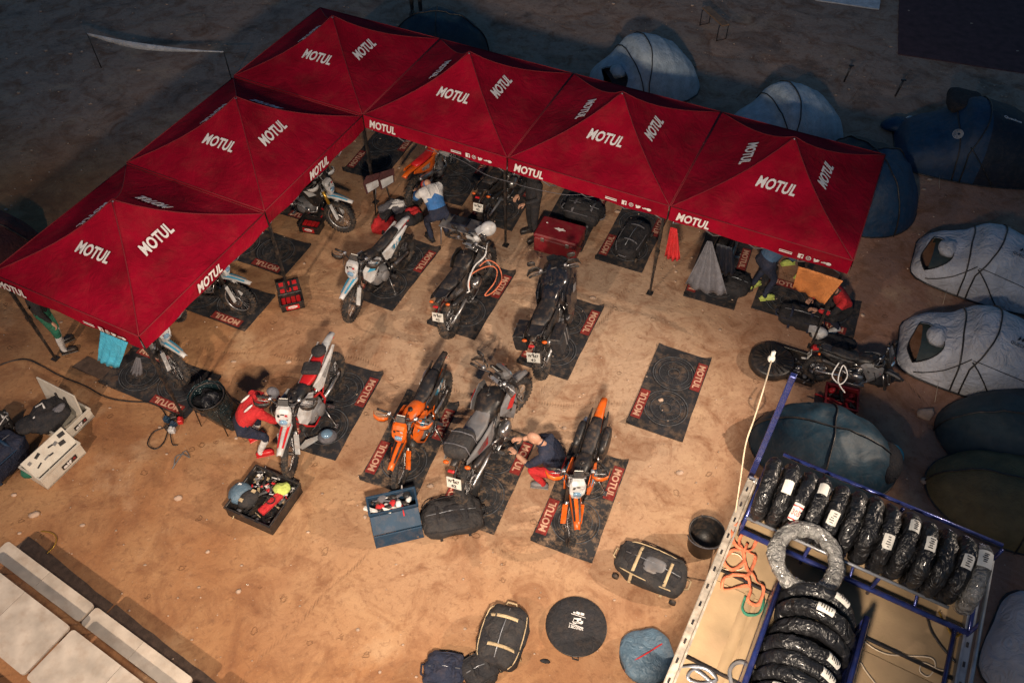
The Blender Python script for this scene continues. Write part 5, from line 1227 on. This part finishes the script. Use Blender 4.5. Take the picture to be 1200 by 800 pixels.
# round bags
t = thing('round_tent_bag', 'round black pop-up tent bag with white print, lying flat near the bottom', 'bag', G(675, 735), R(-14))
mb = MB(); mb.lathe([(0, .0), (.36, .005), (.415, .03), (.42, .05), (.40, .075), (.3, .092), (0, .10)], 48); mb.build('body', M['c_black'], t)
mb = MB(); mb.torus(.412, .010, 48, 6, 0, Matrix.Translation((0, 0, .055))); mb.build('piping', M['black'], t)
mb = MB()
for x, y, w, h in ((-.06, .16, .03, .02), (-.01, .165, .05, .035), (.05, .165, .05, .035), (.0, .13, .2, .008), (.0, -.01, .2, .008), (-.0, .03, .13, .01), (.0, .07, .10, .05), (-.03, .04, .05, .06), (.05, .05, .06, .04)): mb.box((x, y, .105), (w, h, .004), 0, Matrix.Rotation(rnd.uniform(-.2, .2), 4, 'Z'))
put(word('2 SECONDS', .20, .04, M['white'], .03), 'lettering', t, (0, -.04, .106), (1, 0, 0), (0, 1, 0)); mb.build('print', M['white'], t)
mb = MB(); mb.tube([(.1, -.40, .06), (.12, -.44, .04), (.04, -.44, .04), (.02, -.41, .06)], .01, 5); mb.build('handle', M['c_black'], t)
t = thing('round_bag', 'round slate blue bag with a thin red strap, beside the truck rail', 'bag', G(757, 772), R(10))
mb = MB(); mb.ell((0, 0, .12), (.36, .36, .13), 32, 12, p=.8, nz=.03, seed=8, fq=6); mb.build('body', M['b_slate'], t)
mb = MB(); mb.tube([(-.34, -.12, .10), (-.2, -.06, .23), (0, 0, .26), (.2, .08, .24), (.33, .14, .1)], .010, 6); mb.build('strap', M['c_red'], t)
mb = MB(); mb.torus(.345, .018, 40, 6, 0, Matrix.Translation((0, 0, .06)), 1, .3, 3); mb.build('hem', M['c_char'], t)
# bucket
t = thing('bucket', 'black round tub with a rope and a stick, close to the truck rail', 'bucket', G(822, 640), 0)
mb = MB(); mb.lathe([(0, .01), (.21, .01), (.25, .44), (.262, .45), (.262, .465), (.245, .465), (.235, .43), (.2, .04), (0, .04)], 32); mb.build('body', M['black'], t)
mb = MB(); mb.tube([(.264 * math.cos(a), .264 * math.sin(a), .36 - .1 * math.sin(a)) for a in [math.pi + math.pi * k / 12 for k in range(13)]], .009, 5); mb.build('rope', M['c_grey'], t)
mb = MB(); mb.tube([(.05, -.1, .1), (.04, -.3, .5), (-.0, -.52, .03)], .014, 6); mb.build('stick', M['wood'], t)
# open crates
def crate(name, label, cat, loc, rz, L_, Wd, H, mat, th=.02, lid=None, grp=None, cut=False):
    t = thing(name, label, cat, loc, R(rz), grp)
    mb = MB(); mb.box((0, 0, .02), (L_, Wd, .03)); mb.build('bottom', M[mat], t)
    for n_, c, d in (('wall', (0, -Wd / 2 + th / 2, H / 2), (L_, th, H)), ('wall', (0, Wd / 2 - th / 2, H / 2), (L_, th, H)), ('wall', (-L_ / 2 + th / 2, 0, H / 2), (th, Wd - 2 * th - .002, H - .002)), ('wall', (L_ / 2 - th / 2, 0, H / 2), (th, Wd - 2 * th - .002, H - .002))):
        mb = MB(); mb.box(c, d, bev=.006); mb.build(n_, M[mat], t)
    mb = MB()
    for s in (-1, 1): mb.box((0, s * (Wd / 2 + .004), H - .015), (L_ + .02, .016, .028)); mb.box((s * (L_ / 2 + .004), 0, H - .015), (.016, Wd, .026))
    mb.build('rim', M[mat], t)
    return t
def junk(label, name, loc, rz, w, d, n, mats, seed, sz=.06, z=.05, cat='tools', kind='stuff'):
    r = random.Random(seed); mb = MB()
    for i in range(n):
        x, y = r.uniform(-w / 2, w / 2), r.uniform(-d / 2, d / 2); q = Matrix.Rotation(r.uniform(0, 6.28), 4, 'Z') @ Matrix.Rotation(r.uniform(-.4, .4), 4, 'X'); m = r.randrange(len(mats)); s = sz * r.uniform(.5, 1.5); zz = z + r.uniform(0, .05)
        k = r.random()
        if k < .4: mb.box((x, y, zz), (s * r.uniform(1, 3), s * .5, s * .4), m, q, bev=.004)
        elif k < .7: mb.tube([(x, y, zz), (x + s * 2 * math.cos(i), y + s * 2 * math.sin(i), zz + .01)], s * .14, 6, m)
        else: mb.ell((x, y, zz), (s * .6, s * .45, s * .35), 8, 6, m, q, p=.7)
    o = mb.build(name, [M[k] for k in mats], label=label, kind=kind); o.location = loc; o.rotation_euler = (0, 0, R(rz)); return o
c = G(312, 590); crate('tool_crate', 'black open crate full of gear, alone on the sand below the red mechanic', 'crate', c, -24, .80, .80, .26, 'black')
junk('loose tools and small parts filling the black crate', 'tool_jumble', c, -24, .70, .30, 70, ['steel', 'black', 'rplast', 'white', 'gplast'], 3, .05, .14).location = c + Vector((.10, .20, 0))
junk('dark small parts on the floor of the black crate', 'small_parts', c, -24, .68, .68, 60, ['black', 'gplast', 'dkmetal', 'c_tan'], 4, .06, .06)
put_single('gear_bundle', lambda m: (m.ell((-.02, 0, .2), (.17, .19, .11), 16, 10, 0, nz=.03, seed=2), m.ell((.15, -.03, .2), (.14, .17, .1), 16, 10, 1, nz=.03, seed=4), m.box((-.05, .08, .3), (.05, .06, .01), 2), m.box((.2, .08, .29), (.06, .05, .02), 3), m.box((.12, -.12, .29), (.06, .05, .02), 3)), [M['b_slate'], M['c_char'], M['c_white'], M['c_tan']], 'slate and brown gear bundle in the left half of the black crate', 'gear bundle', (286, 586), -24)
put_single('red_pouch', lambda m: (m.box((0, 0, .22), (.13, .40, .10), 0, bev=.03), m.torus(.06, .009, 20, 5, 1, Matrix.Translation((0, .02, .285)))), [M['c_red'], M['c_black']], 'long red pouch with a black strap in the black crate', 'pouch', (321, 598), -38)
put_single('lime_cloth', lambda m: m.ell((0, 0, .24), (.13, .11, .06), 16, 8, 0, nz=.03, seed=9, fq=9), M['c_lime'], 'crumpled yellow-green cloth at the right side of the black crate', 'cloth', (334, 582))
# blue case with lid hanging to the front
A, B = G(441, 643), G(497, 630); d = B - A; ang = math.degrees(math.atan2(d.y, d.x)); L_ = d.length; mid = (A + B) / 2; nrm = Vector((-d.y, d.x, 0)).normalized()
t = crate('tool_case', 'blue case packed with bright packets, its two-step blue lid hanging open to the front', 'case', mid + nrm * .46, ang, L_, .30, .46, 'case_blue')
mb = MB(); mb.box((0, -.27, .335), (L_, .27, .025), 0, Matrix.Rotation(.55, 4, 'X'), bev=.006); mb.build('lid_flap', M['case_blue'], t)
mb = MB(); mb.box((0, -.42, .13), (L_, .03, .24), 0, Matrix.Rotation(-.25, 4, 'X'), bev=.006); mb.build('lid_flap', M['case_blue'], t)
mb = MB(); mb.box((.27, -.445, .06), (.03, .02, .05)); mb.build('latch', M['steel'], t)
junk('bright packets and bottles crammed in the blue case', 'packets', mid + nrm * .46, ang, L_ - .1, .22, 34, ['white', 'c_grey', 'black', 'white', 'c_red', 'label'], 8, .09, .36)
# big red chest
t = thing('red_chest', 'big closed red chest with a small white emblem on its lid', 'chest', G(655, 290), R(-22))
mb = MB(); mb.box((0, 0, .19), (.86, .56, .36), 0, bev=.02); mb.build('body', M['case_red'], t)
mb = MB(); mb.box((0, 0, .42), (.88, .58, .09), 0, bev=.025); lo = mb.build('lid', M['case_red'], t)
g = MB(); g.prism([(-.12, 0), (-.05, .03), (-.06, .05), (0, .03), (.06, .05), (.05, .03), (.12, 0), (.04, -.02), (0, -.05), (-.04, -.02)], .466, .469); g.build('emblem', M['white'], lo)
g = MB(); g.ell((-.3, .1, .468), (.02, .02, .004), 10, 4); g.build('badge', M['white'], lo)
for s in (-1, 1):
    g = MB(); g.box((s * .25, -.295, .37), (.07, .02, .09), bev=.005); g.build('latch', M['steel'], t); g = MB(); g.tube([(s * .44, -.09, .26), (s * .47, -.08, .24), (s * .47, .08, .24), (s * .44, .09, .26)], .012, 6); g.build('handle', M['black'], t)
# two small black and red open toolboxes
for px, rz, lb in (((343, 357), 18, 'small open black toolbox with red compartments, standing alone in the yard'), ((366, 268), -14, 'small open black toolbox with red compartments at the bike with golden forks')):
    t = crate('toolbox', lb, 'toolbox', G(*px), rz, .42, .30, .18, 'black', grp='black and red toolboxes')
    mb = MB()
    for i in range(4): mb.box((-.14 + .09 * i, .0, .10), (.075, .20, .05), bev=.008)
    mb.build('tray', M['rplast'], t)
    mb = MB(); mb.box((0, .27, .20), (.42, .26, .02), 0, Matrix.Rotation(.5, 4, 'X'), bev=.005); lo = mb.build('lid', M['black'], t)
    for i in range(3):
        for j in range(2):
            g = MB(); g.box((-.12 + .12 * i, .21 + .11 * j, .19 + .06 * j), (.08, .07, .02), 0, Matrix.Rotation(.5, 4, 'X')); g.build('red_insert', M['rplast'], lo)
    g = MB(); g.box((0, -.157, .095), (.24, .006, .11)); fo = g.build('front_label', M['rplast'], t); g = MB(); g.ell((0, -.162, .10), (.09, .003, .035), 16, 6); g.box((0, -.1665, .10), (.10, .002, .012), 1); g.build('logo', [M['white'], M['rplast']], fo)
# white crates with lids
def elf(mb_parent, org, ux, uy, w):
    g = MB(); g.box((0, 0, 0), (w * 1.25, w * .42, .003)); o = put(g.mesh('logo_panel', M['black']), 'logo_panel', mb_parent, org, ux, uy)
    put(word('elf', w * .72, w * .32, M['white'], .05), 'lettering', o, (-w * .18, 0, .004), (1, 0, 0), (0, 1, 0)); g = MB(); g.ell((w * .42, 0, .003), (w * .12, w * .14, .002), 12, 4); g.build('dot', M['matprint'], o)
A, B = G(57, 574), G(102, 531); d = B - A; ang = math.degrees(math.atan2(d.y, d.x)); L_ = d.length; nrm = Vector((-d.y, d.x, 0)).normalized()
t = crate('white_crate', 'open cream crate whose printed lid slants over it, the lower of the two', 'crate', (A + B) / 2 + nrm * .24, ang, L_, .46, .30, 'elf_w', grp='cream plastic crates')
mb = MB(); mb.box((0, -.06, .40), (L_ * 1.02, .34, .025), 0, Matrix.Rotation(.95, 4, 'X'), bev=.006); lo = mb.build('lid', M['elf_w'], t)
uy = Vector((0, math.cos(.95), math.sin(.95))); nn = Vector((0, -math.sin(.95), math.cos(.95)))
for i in range(9):
    g = MB(); g.box((0, 0, 0), (rnd.uniform(.05, .11), rnd.uniform(.02, .07), .003), 0, Matrix.Rotation(rnd.uniform(-.3, .3), 4, 'Z')); put(g.mesh('sticker', M['c_char'] if i % 3 else M['gplast']), 'sticker', lo, Vector((-.30 + i * .075, -.06, .40)) + uy * rnd.uniform(-.04, .10) + nn * .016, (1, 0, 0), uy)
elf(t, Vector((.1, -.238, .13)), (1, 0, 0), (0, 0, 1), .22)
put_single('part_bundle', lambda m: (m.ell((0, 0, .2), (.2, .14, .1), 14, 8, 0, nz=.04, seed=3), m.ell((.2, .05, .22), (.12, .12, .08), 12, 8, 1, nz=.03)), [M['c_green'], M['c_grey']], 'dark bundle showing in the lower cream crate', 'bundle', (46, 556), ang)
A, B = G(84, 516), G(112, 489); d = B - A; ang = math.degrees(math.atan2(d.y, d.x)); L_ = .62; nrm = Vector((-d.y, d.x, 0)).normalized()
cc = (A + B) / 2 + nrm * .33 - d.normalized() * .05
t = crate('white_crate', 'cream crate heaped with black clothes, its lid standing upright behind', 'crate', cc, ang, .62, .62, .24, 'elf_w', grp='cream plastic crates')
elf(t, Vector((.06, -.318, .12)), (1, 0, 0), (0, 0, 1), .2)
A2, B2 = G(60, 470), G(103, 492)
ux = (B2 - A2).normalized(); ll = (B2 - A2).length
t2 = thing('crate_lid', 'cream crate lid propped upright behind the black clothes', 'lid', (A2 + B2) / 2 + Vector((0, 0, 0)), math.atan2(ux.y, ux.x))
mb = MB(); mb.box((0, 0, .33), (ll, .025, .60), 0, Matrix.Rotation(-.12, 4, 'X'), bev=.008); mb.build('board', M['elf_w'], t2)
for x in (-.04, .15):
    mb = MB(); mb.box((x, -.03, .30), (.028, .03, .34), 0, Matrix.Rotation(-.12, 4, 'X')); mb.build('strut', M['c_char'], t2)
put_single('clothes_heap', lambda m: (m.ell((0, 0, .28), (.36, .27, .16), 22, 12, 0, nz=.10, seed=3, fq=5), m.ell((-.3, .1, .3), (.2, .16, .1), 16, 8, 0, nz=.06, seed=5), m.ell((.1, -.14, .36), (.15, .08, .05), 14, 8, 1, nz=.05, seed=7, fq=8), m.ell((-.12, .05, .4), (.11, .03, .02), 12, 6, 2, nz=.03), m.tube([(.0, -.0, .45), (.05, .1, .46), (-.05, .15, .44)], .015, 6, 2)), [M['c_black'], M['c_grey'], M['c_white']], 'heap of black clothes overflowing the upper cream crate', 'clothes', (66, 497), ang)
# rubbish bag on a ring stand
t = thing('rubbish_bag_stand', 'dark rubbish bag hanging open in a round wire ring', 'rubbish bag', G(258, 497), R(10))
mb = MB(); mb.torus(.26, .014, 40, 8, 0, Matrix.Translation((0, 0, .78)))
for a in (1.0, 3.1, 5.2): mb.tube([(.26 * math.cos(a), .26 * math.sin(a), .78), (.30 * math.cos(a), .30 * math.sin(a), .01)], .010, 6)
mb.build('ring_stand', M['black'], t)
mb = MB(); secs = []
for i in range(12):
    q = i / 11; z = .80 - .74 * q; sk = .26 * q ** 1.5; r_ = .27 * (1 - .25 * q) * (1.02 if i else 1.1)
    secs.append([(r_ * (1 + .07 * math.sin(k * 2.1 + i * .3) * q + .05 * noise.noise(Vector((k * .7, i * .4, 2)))) * math.cos(2 * math.pi * k / 32) + sk, r_ * (1 + .06 * math.sin(k * 1.7)) * math.sin(2 * math.pi * k / 32), z) for k in range(32)])
mb.loft(secs, 0, cap=False); mb.ell((0, 0, .62), (.24, .24, .17), 24, 12, 1, nz=.09, seed=4, fq=7); mb.build('bag', [M['binbag'], M['bag']], t)
# drum with slots, tray of parts, dark stripped bike
t = thing('slotted_drum', 'round black slotted drum standing at the head of the parts tray', 'drum', G(902, 428), 0)
mb = MB(); mb.lathe([(0, .02), (.36, .02), (.38, .05), (.38, .16), (.35, .19), (.10, .17), (.07, .2), (0, .2)], 40); mb.build('body', M['black'], t)
for k in range(22):
    a = k * 2 * math.pi / 22; mb = MB(); mb.box((.23 * math.cos(a), .23 * math.sin(a), .195), (.22, .012, .012), 0, Matrix.Rotation(a, 4, 'Z')); mb.build('fin', M['black'], t)
c = G(928, 430); crate('parts_tray', 'black tray of small parts between the drum and the stripped black bike', 'tray', c, -24, .78, .62, .12, 'black')
junk('loose nuts, cables and plates in the black parts tray', 'small_parts', c, -24, .7, .5, 80, ['black', 'steel', 'gplast', 'white', 'dkmetal'], 12, .055, .05)
bike('stripped all-black bike under repair in the shade right of the parts tray', loc=G(992, 456), head=-20, kind='adventure', body='black', shroud='gplast', tank='black', tail='black', fender='black', lean=12, steer=-24, pcol='gplast', guard='black', seat='vinyl', no_front=True, sc=.74)
rope('cord', [(983, 425), (975, 440), (985, 450), (993, 440), (988, 428), (982, 446), (990, 460)], .95, .010, 'c_white', 'white cord looped over the stripped black bike', 'cord')
t = crate('red_box', 'flat dark box with a red lining below the stripped black bike', 'box', G(984, 470), -18, .52, .46, .14, 'case_red')
junk('dark odds and ends in the red-lined box', 'odds_and_ends', G(984, 470), -18, .4, .36, 22, ['rplast', 'black', 'c_red'], 14, .08, .06)
put_single('helmet', lambda m: (m.ell((0, 0, .16), (.15, .13, .14), 20, 12, 0), m.ell((.12, 0, .14), (.06, .1, .05), 12, 6, 1), m.box((.14, 0, .24), (.12, .16, .015), 0, Matrix.Rotation(.2, 4, 'Y'))), [M['wplast'], M['black']], 'white helmet lying in front of the seated rider with stripes', 'helmet', (957, 398), 160)
put_single('red_glove', lambda m: (m.ell((0, 0, .06), (.1, .07, .05), 12, 8, 0, nz=.03), m.box((.05, 0, .11), (.05, .03, .01), 1)), [M['c_red'], M['c_white']], 'red cloth with white print beside the parts tray', 'cloth', (955, 410))
put_single('gear_heap', lambda m: (m.ell((0, 0, .1), (.30, .2, .12), 18, 10, 0, nz=.09, seed=3, fq=6), m.ell((.25, .12, .08), (.18, .12, .08), 14, 8, 1, nz=.05, seed=5)), [M['c_black'], M['c_char']], 'black gear heap above the stripped bike, right of the seated rider', 'gear', (972, 408), -20)
put_single('gear_heap', lambda m: (m.ell((0, 0, .12), (.26, .2, .13), 18, 10, 0, nz=.1, seed=6, fq=6), m.box((.2, .1, .1), (.3, .05, .03), 1), m.box((.22, -.02, .12), (.3, .04, .03), 1)), [M['c_black'], M['black']], 'black gear heap with rods at the right end of the stripped bike', 'gear', (1026, 446), -12)
# helmet on the second bike and its cords
t = link('helmet', MB().ell((0, 0, 0), (.15, .125, .14), 24, 14, 0).ell((.10, 0, -.03), (.07, .105, .05), 14, 8, 1).box((.15, 0, .07), (.14, .17, .014), 0, Matrix.Rotation(.15, 4, 'Y'), bev=.006).ell((.14, 0, -.10), (.05, .06, .04), 10, 6, 0).mesh('helmet', [M['wplast'], M['screen']]), label='white helmet resting on the handlebar of the bike with orange cords', category='helmet'); t.location = G(572, 268, 1.32); t.rotation_euler = (0, R(20), R(200))
rope('cord', [(571, 285), (568, 300), (556, 312), (549, 330), (550, 342)], [1.2, 1.15, 1.1, 1.05, 1.0], .014, 'c_white', 'white lead running over the bike with the helmet', 'cord')
rope('cord', [(562, 312), (572, 305), (584, 312), (588, 328), (578, 342), (568, 346), (580, 330), (582, 316), (572, 312), (552, 322), (550, 338)], [1.05, 1.05, .95, .8, .7, .7, .8, .9, 1.0, 1.05, 1.0], .011, 'strap', 'orange cord coiled on the right flank of the bike with the helmet', 'cord')
# ------------------------------------------------------------------ hanging cloths
def hang(name, top, bot, mat, label, cat='cloth', n=16, m=8, fold=.03, bag=.0):
    """top, bot: lists of (u, v, z); cloth spanned between the two edges"""
    T_ = smooth([G(*p) for p in top], 6); B_ = smooth([G(*p) for p in bot], 6); n = 18; vs = []
    def samp(P, f):
        x = f * (len(P) - 1); i = min(int(x), len(P) - 2); return P[i].lerp(P[i + 1], x - i)
    for j in range(m + 1):
        for i in range(n + 1):
            a = samp(T_, i / n); b = samp(B_, i / n); p = a.lerp(b, j / m); nr = (B_[0] - T_[0]).cross(T_[-1] - T_[0]).normalized() if (T_[-1] - T_[0]).length > .01 else E1
            p = p + nr * fold * (math.sin(i * 1.25 + .3 * j) + .6 * noise.noise(Vector((i * .4, j * .5, fold * 99)))) * (.2 + j / m) ; vs.append(p)
    mb = MB(); W1 = n + 1
    mb.add(vs, [(j * W1 + i, j * W1 + i + 1, (j + 1) * W1 + i + 1, (j + 1) * W1 + i) for j in range(m) for i in range(n)])
    o = single(name, mb, M[mat], label, cat); sm = o.modifiers.new('thickness', 'SOLIDIFY'); sm.thickness = .006
    return o
hang('towel', [(118, 388, 1.92), (150, 401, 1.92)], [(115, 422, 1.35), (126, 428, 1.35), (139, 431, 1.35)], 'c_turq', 'turquoise towel hanging from the edge of the bottom left gazebo', 'towel', fold=.012)
hang('awning_cloth', [(936, 312, 1.93), (962, 320, 1.93), (988, 329, 1.93)], [(929, 337, 1.45), (948, 346, 1.45), (966, 357, 1.45)], 'c_orange', 'orange cloth stretched from the edge of the right end gazebo', 'cloth', fold=.015)
hang('hanging_cloth', [(829, 282, 1.9), (834, 283, 1.9)], [(803, 332, 1.0), (818, 340, .95), (836, 344, .95), (852, 345, 1.0)], 'c_grey', 'grey pleated cloth gathered at its top, hanging from the gazebo edge', 'cloth', fold=.03)
hang('rain_trousers', [(786, 266, 1.85), (793, 268, 1.85)], [(779, 300, 1.25), (788, 305, 1.2), (797, 304, 1.25)], 'c_red', 'red and black garment hanging from the gazebo post next to the black duffel', 'garment', fold=.03)
hang('carrier_bag', [(160, 418, 1.3), (164, 419, 1.3)], [(153, 436, .95), (160, 440, .95), (167, 438, .95)], 'c_grey', 'small grey carrier bag hanging at the turquoise towel side', 'bag', fold=.02)
hang('jacket', [(840, 285, 1.8), (858, 290, 1.8)], [(838, 318, 1.1), (850, 322, 1.1), (862, 322, 1.1)], 't_navy', 'navy jacket with pale print hanging right of the grey cloth', 'jacket', fold=.03)
rope('cord', [(500, 176), (536, 186), (570, 205), (600, 214), (620, 220), (660, 228), (682, 228)], 1.85, .005, 'c_grey', 'thin pale cord sagging along the gazebo edge in front of the man in black', 'cord')
rope('cable', [(-10, 432), (10, 424), (30, 421), (48, 428), (70, 440), (100, 452), (124, 465), (150, 470), (178, 472), (192, 482), (196, 496)], .02, .012, 'black', 'black power cable running over the sand from the left edge to the socket block', 'cable')
rope('cable', [(196, 500), (180, 506), (173, 520), (182, 526), (192, 518), (198, 504), (202, 520), (208, 521)], .03, .010, 'black', 'black cable loops below the socket block', 'cable')
rope('cable', [(204, 545), (206, 535), (215, 532), (222, 536), (217, 528), (207, 541), (202, 549)], .02, .009, 'gplast', 'short tangled lead on the sand below the socket block', 'cable')
t = thing('socket_block', 'blue and red cluster of power sockets on the sand', 'power sockets', G(203, 496), R(-20))
for k, (x, y, m) in enumerate(((-.10, 0, 'case_blue'), (-.02, .08, 'black'), (.06, -.05, 'case_blue'), (.12, .06, 'rplast'), (.02, -.14, 'black'), (.10, -.15, 'wplast'))):
    mb = MB(); mb.box((x, y, .06), (.10, .08, .10), 0, Matrix.Rotation(k * .7, 4, 'Z'), bev=.01); mb.lathe([(0, 0), (.03, 0), (.03, .03), (.022, .032), (0, .01)], 12, 0, Matrix.Translation((x, y, .11))); mb.build('socket', M[m], t)
# race plates and small table under the second gazebo
for k, (u, v, m1, m2, lb) in enumerate(((462, 252, 'c_grey', 'c_white', 'pale and black riding gear piled below the race plates'), (480, 262, 'c_black', 'c_red', 'black and red riding gear left of the rider in blue'), (452, 268, 'c_red', 'c_black', 'maroon gear bag at the foot of the race plates'))):
    put_single('riding_gear', lambda q, k=k: (q.ell((0, 0, .14), (.30, .22, .15), 18, 10, 0, nz=.10, seed=k + 3, fq=6), q.ell((.1, .06, .26), (.15, .10, .07), 14, 8, 1, nz=.06, seed=k + 8, fq=9), q.tube([(-.2, -.2, .1), (0, -.1, .33), (.2, .0, .3), (.32, .1, .05)], .025, 6, 1)), [M[m1], M[m2]], lb, 'riding gear', (u, v), 20 * k)
t = thing('race_plates', 'pair of maroon and white printed race plates leaning at the inner corner post', 'race plates', G(450, 248), R(35))
for k, (x, r_) in enumerate(((-.16, .25), (.14, -.1))):
    mb = MB(); mb.plate([(x - .16, .62), (x + .15, .68), (x + .18, 1.0), (x - .10, 1.04), (x - .2, .9)], -.02 - k * .05, .012); po = mb.build('plate', M['t_maroon'], t)
    mb = MB(); mb.plate([(x - .13, .65), (x + .12, .70), (x + .13, .86), (x - .15, .86)], -.032 - k * .05, .004); mb.build('white_print', M['wplast'], po)
mb = MB(); mb.tube([(-.2, 0, 0), (-.1, -.02, .7)], .014, 6); mb.tube([(.2, 0, 0), (.1, -.05, .7)], .014, 6); mb.build('support', M['dkmetal'], t)
t = thing('side_table', 'low grey folding table with a dark tray, behind the bike with the helmet', 'table', G(541, 285), R(-22))
mb = MB(); mb.box((0, 0, .50), (.75, .42, .025), bev=.01); mb.build('top', M['gplast'], t)
for sx in (-1, 1):
    for sy in (-1, 1): mb = MB(); mb.tube([(sx * .33, sy * .17, .49), (sx * .36, sy * .19, .01)], .012, 6); mb.build('leg', M['rackgrey'], t)
put_single('tray', lambda m: (m.box((0, 0, .535), (.34, .24, .03), 0, bev=.01), m.box((0, 0, .552), (.30, .20, .004), 1)), [M['c_navy'], M['screen']], 'dark flat tray on the low grey table', 'tray', (541, 283), -22)
# seat-side pad and blue helmet under the red and white bike
put_single('goggles_bag', lambda m: (m.ell((0, 0, .10), (.16, .13, .10), 16, 10, 0), m.ell((.0, 0, .17), (.10, .09, .05), 14, 8, 1)), [M['c_grey'], M['lens']], 'round bag with a pale blue print under the red and white bike', 'bag', (385, 515), 10)
put_single('white_side_panel', lambda m: (m.plate([(-.2, .03), (.18, .03), (.24, .10), (.05, .14), (-.1, .20), (-.24, .12)], .01, .012, 0, .02),), [M['wplast']], 'white bike panel lying on the mat under the red and white bike', 'panel', (368, 520), 40)
# bench and stakes far up the yard
t = thing('wooden_bench', 'lone wooden plank bench on dark folding frames at the top of the yard', 'bench', G(835, 38), R(-68))
mb = MB(); mb.box((0, 0, .44), (1.0, .22, .04), bev=.008); mb.build('plank', M['wood'], t)
for s in (-1, 1): mb = MB(); mb.tube([(s * .42, -.14, .01), (s * .42, -.14, .42), (s * .42, .14, .42), (s * .42, .14, .01)], .014, 6, closed=True); mb.build('leg_frame', M['black'], t)
for u, v, lb in ((989, 96, 'leaning dark stake in the upper right yard, the left of two'), (1049, 113, 'leaning dark stake in the upper right yard, the right of two')):
    mb = MB(); mb.tube([(0, 0, 0), (.06, .02, .42)], .022, 8); mb.box((.06, .02, .42), (.12, .05, .03), 0, bev=.006); single('stake', mb, M['black'], lb, 'stake', 'dark stakes', G(u, v))
mb = MB(); P = smooth(path_px([(102, 40), (150, 52), (200, 58), (262, 61)], [.9, .6, .55, .8]), 8); secs = []
for i, p in enumerate(P):
    q = i / (len(P) - 1); w = .02 + .055 * math.sin(math.pi * min(1, q * 1.15)); tw2 = .3 + q * 1.0; n2 = Vector((0, math.sin(tw2), math.cos(tw2))) ; secs.append([p - n2 * w, p + n2 * w, p + n2 * w + Vector((0, .003, 0)), p - n2 * w + Vector((0, .003, 0))])
mb.loft(secs); mb.tube([(P[0].x, P[0].y, 0), P[0]], .014, 6, 1); mb.tube([(P[-1].x, P[-1].y, 0), P[-1]], .014, 6, 1)
single('barrier_tape', mb, [M['c_white'], M['black']], 'white barrier tape drooping between two thin pegs at the upper left', 'barrier tape')
put_single('dark_scrap', lambda m: m.ell((0, 0, .02), (.07, .03, .025), 10, 6, 0, nz=.02), M['c_black'], 'small dark scrap on the sand between the duffel and the round black bag', 'scrap', (638, 775), -10)
# ------------------------------------------------------------------ the two work lights that light the yard (their masts stand outside the picture)
for (L, T, lb) in ((LC, TC, 'work light on a tall mast right of the grey tents'), (LA, TA, 'work light on a tall mast beside the left flank of the truck'), (LB, TB, 'work light on a tall mast behind the folding tables')):
    t = thing('light_mast', lb, 'light mast', (L[0], L[1], 0), 0)
    bk = (Vector(L) - Vector(T)).normalized(); c = Vector((0, 0, L[2])) + bk * .18
    mb = MB(); mb.tube([(bk.x * .3, bk.y * .3, 0), (bk.x * .3, bk.y * .3, L[2])], [.07, .045], 10); mb.box((bk.x * .3, bk.y * .3, .1), (1.1, 1.1, .2), bev=.03); mb.build('mast', M['rackgrey'], t)
    mb = MB(); mb.box((0, 0, 0), (.5, .36, .14), 0, bev=.02); h = mb.build('lamp_head', M['black'], t); h.location = c; h.rotation_euler = bk.to_track_quat('Z', 'Y').to_euler()
    mb = MB(); mb.box((0, 0, -.075), (.44, .30, .01)); mb.build('lamp_glass', pm('lit_glass', (.8, .8, .7), .4, emis=(1, .8, .6, 8)), h)
